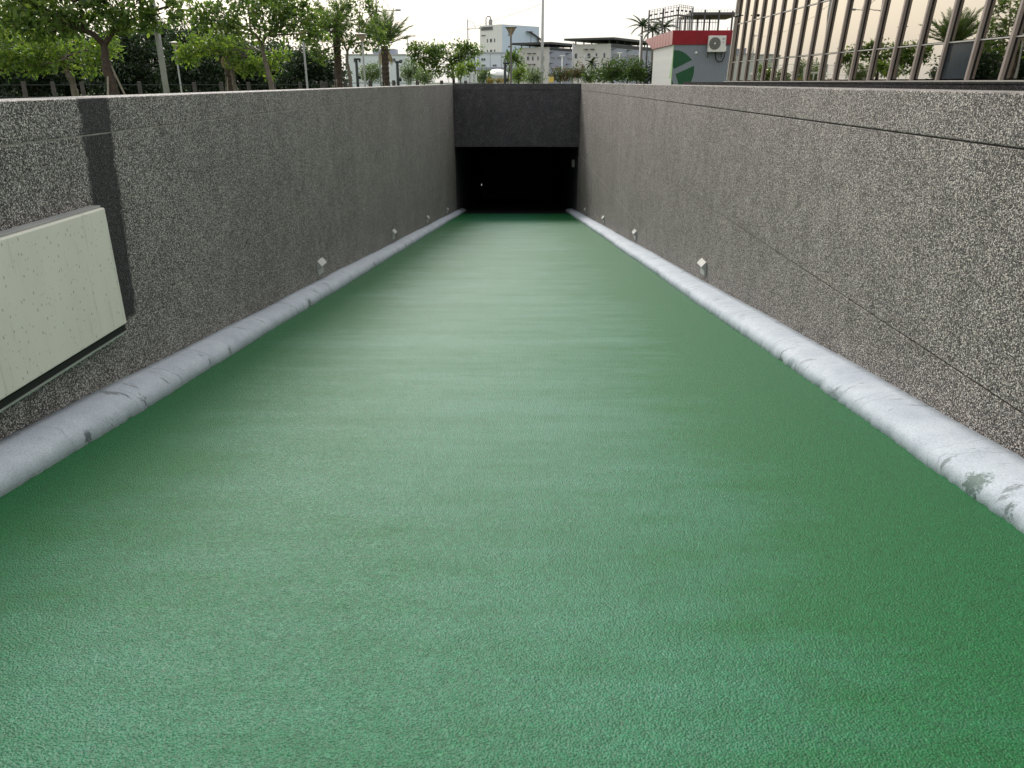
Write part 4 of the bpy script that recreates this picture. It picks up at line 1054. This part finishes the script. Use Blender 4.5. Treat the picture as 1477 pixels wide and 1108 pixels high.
# ------------------------------------------------------------------ dark parapet and glass building on the right
dp = thing('parapet', 'low dark pebble-finished parapet between the right wall and the glass building', 'wall', (5.6, 12, 0))
MB().box(-.1, .3, -16, 15.6, 0, 1.47).build('wall', 'agg_black', dp, bevel=.01)
MB().box(-.105, .31, -16.01, 15.62, 1.4705, 1.494).build('cap', 'agg_black', dp, bevel=.004)

GX = 8.85; rake = -.15
gb = thing('glass_building', 'reflective glass office facade with raked bronze mullions on the right', 'building', (GX, 20, 0))
def GP(y, z): return y + rake * (z - 1.53)   # mullions lean in the plane of the facade
step = 1.144
ybase = [34.59 - k * step for k in range(27)]
zrows = [1.53, 2.25, 3.67, 5.09, 6.51]
MB().box(.02, 10, -17, 15.2, 0, 1.4955).build('plinth', 'conc_dark', gb)
MB().box(-.10, .1, -17, 15.3, 1.496, 1.525).build('sill', 'stonecap', gb, bevel=.006)
yoff = 20
sheared = lambda y0, y1, x0, x1, z0, z1: MB().quadbox([(x0, GP(y0, z0) - yoff, z0), (x1, GP(y0, z0) - yoff, z0), (x1, GP(y1, z0) - yoff, z0), (x0, GP(y1, z0) - yoff, z0),
                                                  (x0, GP(y0, z1) - yoff, z1), (x1, GP(y0, z1) - yoff, z1), (x1, GP(y1, z1) - yoff, z1), (x0, GP(y1, z1) - yoff, z1)])
pm = {}; mm = None
for k, y in enumerate(ybase):
    if mm is None:
        mm = MB().quadbox([(-.060, -.036, 0), (-.0, -.044, 0), (-.0, .044, 0), (-.060, .036, 0)] + [(-.060, -.036 + rake * 5.0, 5.0), (0, -.044 + rake * 5.0, 5.0), (0, .044 + rake * 5.0, 5.0), (-.060, .036 + rake * 5.0, 5.0)]).build('mullion', 'mullion', gb)
        mg = MB().quadbox([(-.0, -.052, 0), (.05, -.052, 0), (.05, .052, 0), (0, .052, 0)] + [(-.0, -.052 + rake * 5.0, 5.0), (.05, -.052 + rake * 5.0, 5.0), (.05, .052 + rake * 5.0, 5.0), (0, .052 + rake * 5.0, 5.0)]).build('gasket', 'mull_in', gb)
        mm.location = (0, y - yoff, 1.53); mg.location = (.0005, y - yoff, 1.53)
    else:
        share(mm, gb, (0, y - yoff, 1.53)); share(mg, gb, (.0005, y - yoff, 1.53))
    if k + 1 < len(ybase):
        y2 = ybase[k + 1]
        for q in range(4):
            z0, z1 = zrows[q], zrows[q + 1]
            dark = (q == 0 and k == 15)
            key = (q, dark)
            if key not in pm:
                L_ = step
                pm[key] = MB().quadbox([(.02, -step + .053, 0), (.03, -step + .053, 0), (.03, -.053, 0), (.02, -.053, 0)] +
                    [(.02, -step + .053 + rake * (z1 - z0 - .05), z1 - z0 - .05), (.03, -step + .053 + rake * (z1 - z0 - .05), z1 - z0 - .05), (.03, -.053 + rake * (z1 - z0 - .05), z1 - z0 - .05), (.02, -.053 + rake * (z1 - z0 - .05), z1 - z0 - .05)]).build('pane', 'pane_dark' if dark else 'glass', gb)
                o = pm[key]
            else: o = share(pm[key], gb, (0, 0, 0))
            o.location = (random.uniform(-.002, .002), GP(y, z0 + .025) - yoff, z0 + .025); o.rotation_euler = (0, random.uniform(-.002, .002), random.uniform(-.003, .003))
            if q:
                kt_ = ('t', q)
                if kt_ not in pm: pm[kt_] = o = MB().box(-.012, .018, -step + .054, -.054, -.012, .012).build('transom', 'alu', gb)
                else: o = share(pm[kt_], gb, (0, 0, 0))
                o.location = (0, GP(y, z0) - yoff, z0)
sheared(34.67, 34.8, -.10, .3, 1.57, 6.5).build('end_post', 'stonecap', gb)
MB().box(-.2, 10, -18, 14.2, 6.52, 7.4).build('roof_edge', 'mullion', gb)
MB().box(.1, 10, -17, 13.5, 6.3, 6.515).build('ceiling', 'room', gb)
MB().box(5.0, 5.2, -17, 14.5, 1.481, 6.29).build('inner_wall', 'room', gb)
MB().box(.06, 4.99, 13.55, 13.7, 1.481, 6.29).build('inner_end_wall', 'room', gb)
for k, (ya_, yb_) in enumerate(((-9.8, -7.2), (-5.2, -4.2))):
    mb = MB(); n = 26
    for i in range(n):
        y_ = ya_ + (yb_ - ya_) * i / n; xx = .5 + .05 * math.sin(i * 1.9); x2 = .5 + .05 * math.sin((i + 1) * 1.9); y2_ = ya_ + (yb_ - ya_) * (i + 1) / n
        mb.quadbox([(xx, y_, 1.481), (xx + .02, y_, 1.481), (x2 + .02, y2_, 1.481), (x2, y2_, 1.481), (xx, y_, 5), (xx + .02, y_, 5), (x2 + .02, y2_, 5), (x2, y2_, 5)])
    mb.build('curtain', 'curtain', gb)
# small twin security camera on the facade
t = thing('security_camera', 'small twin security camera on a mullion near the kiosk end of the glass facade', 'camera', (GX - .13, 33.0, WZ(22.5, 33.0)))
MB().tube([(0, 0, 0), (-.18, 0, 0)], .02, 6).build('bracket', 'black', t)
for s_ in (-1, 1): MB().tube([(-.18, s_ * .05, 0), (-.22, s_ * .3, -.02)], .05, 8).build('camera_body', 'black', t)

bpy.context.view_layer.update()
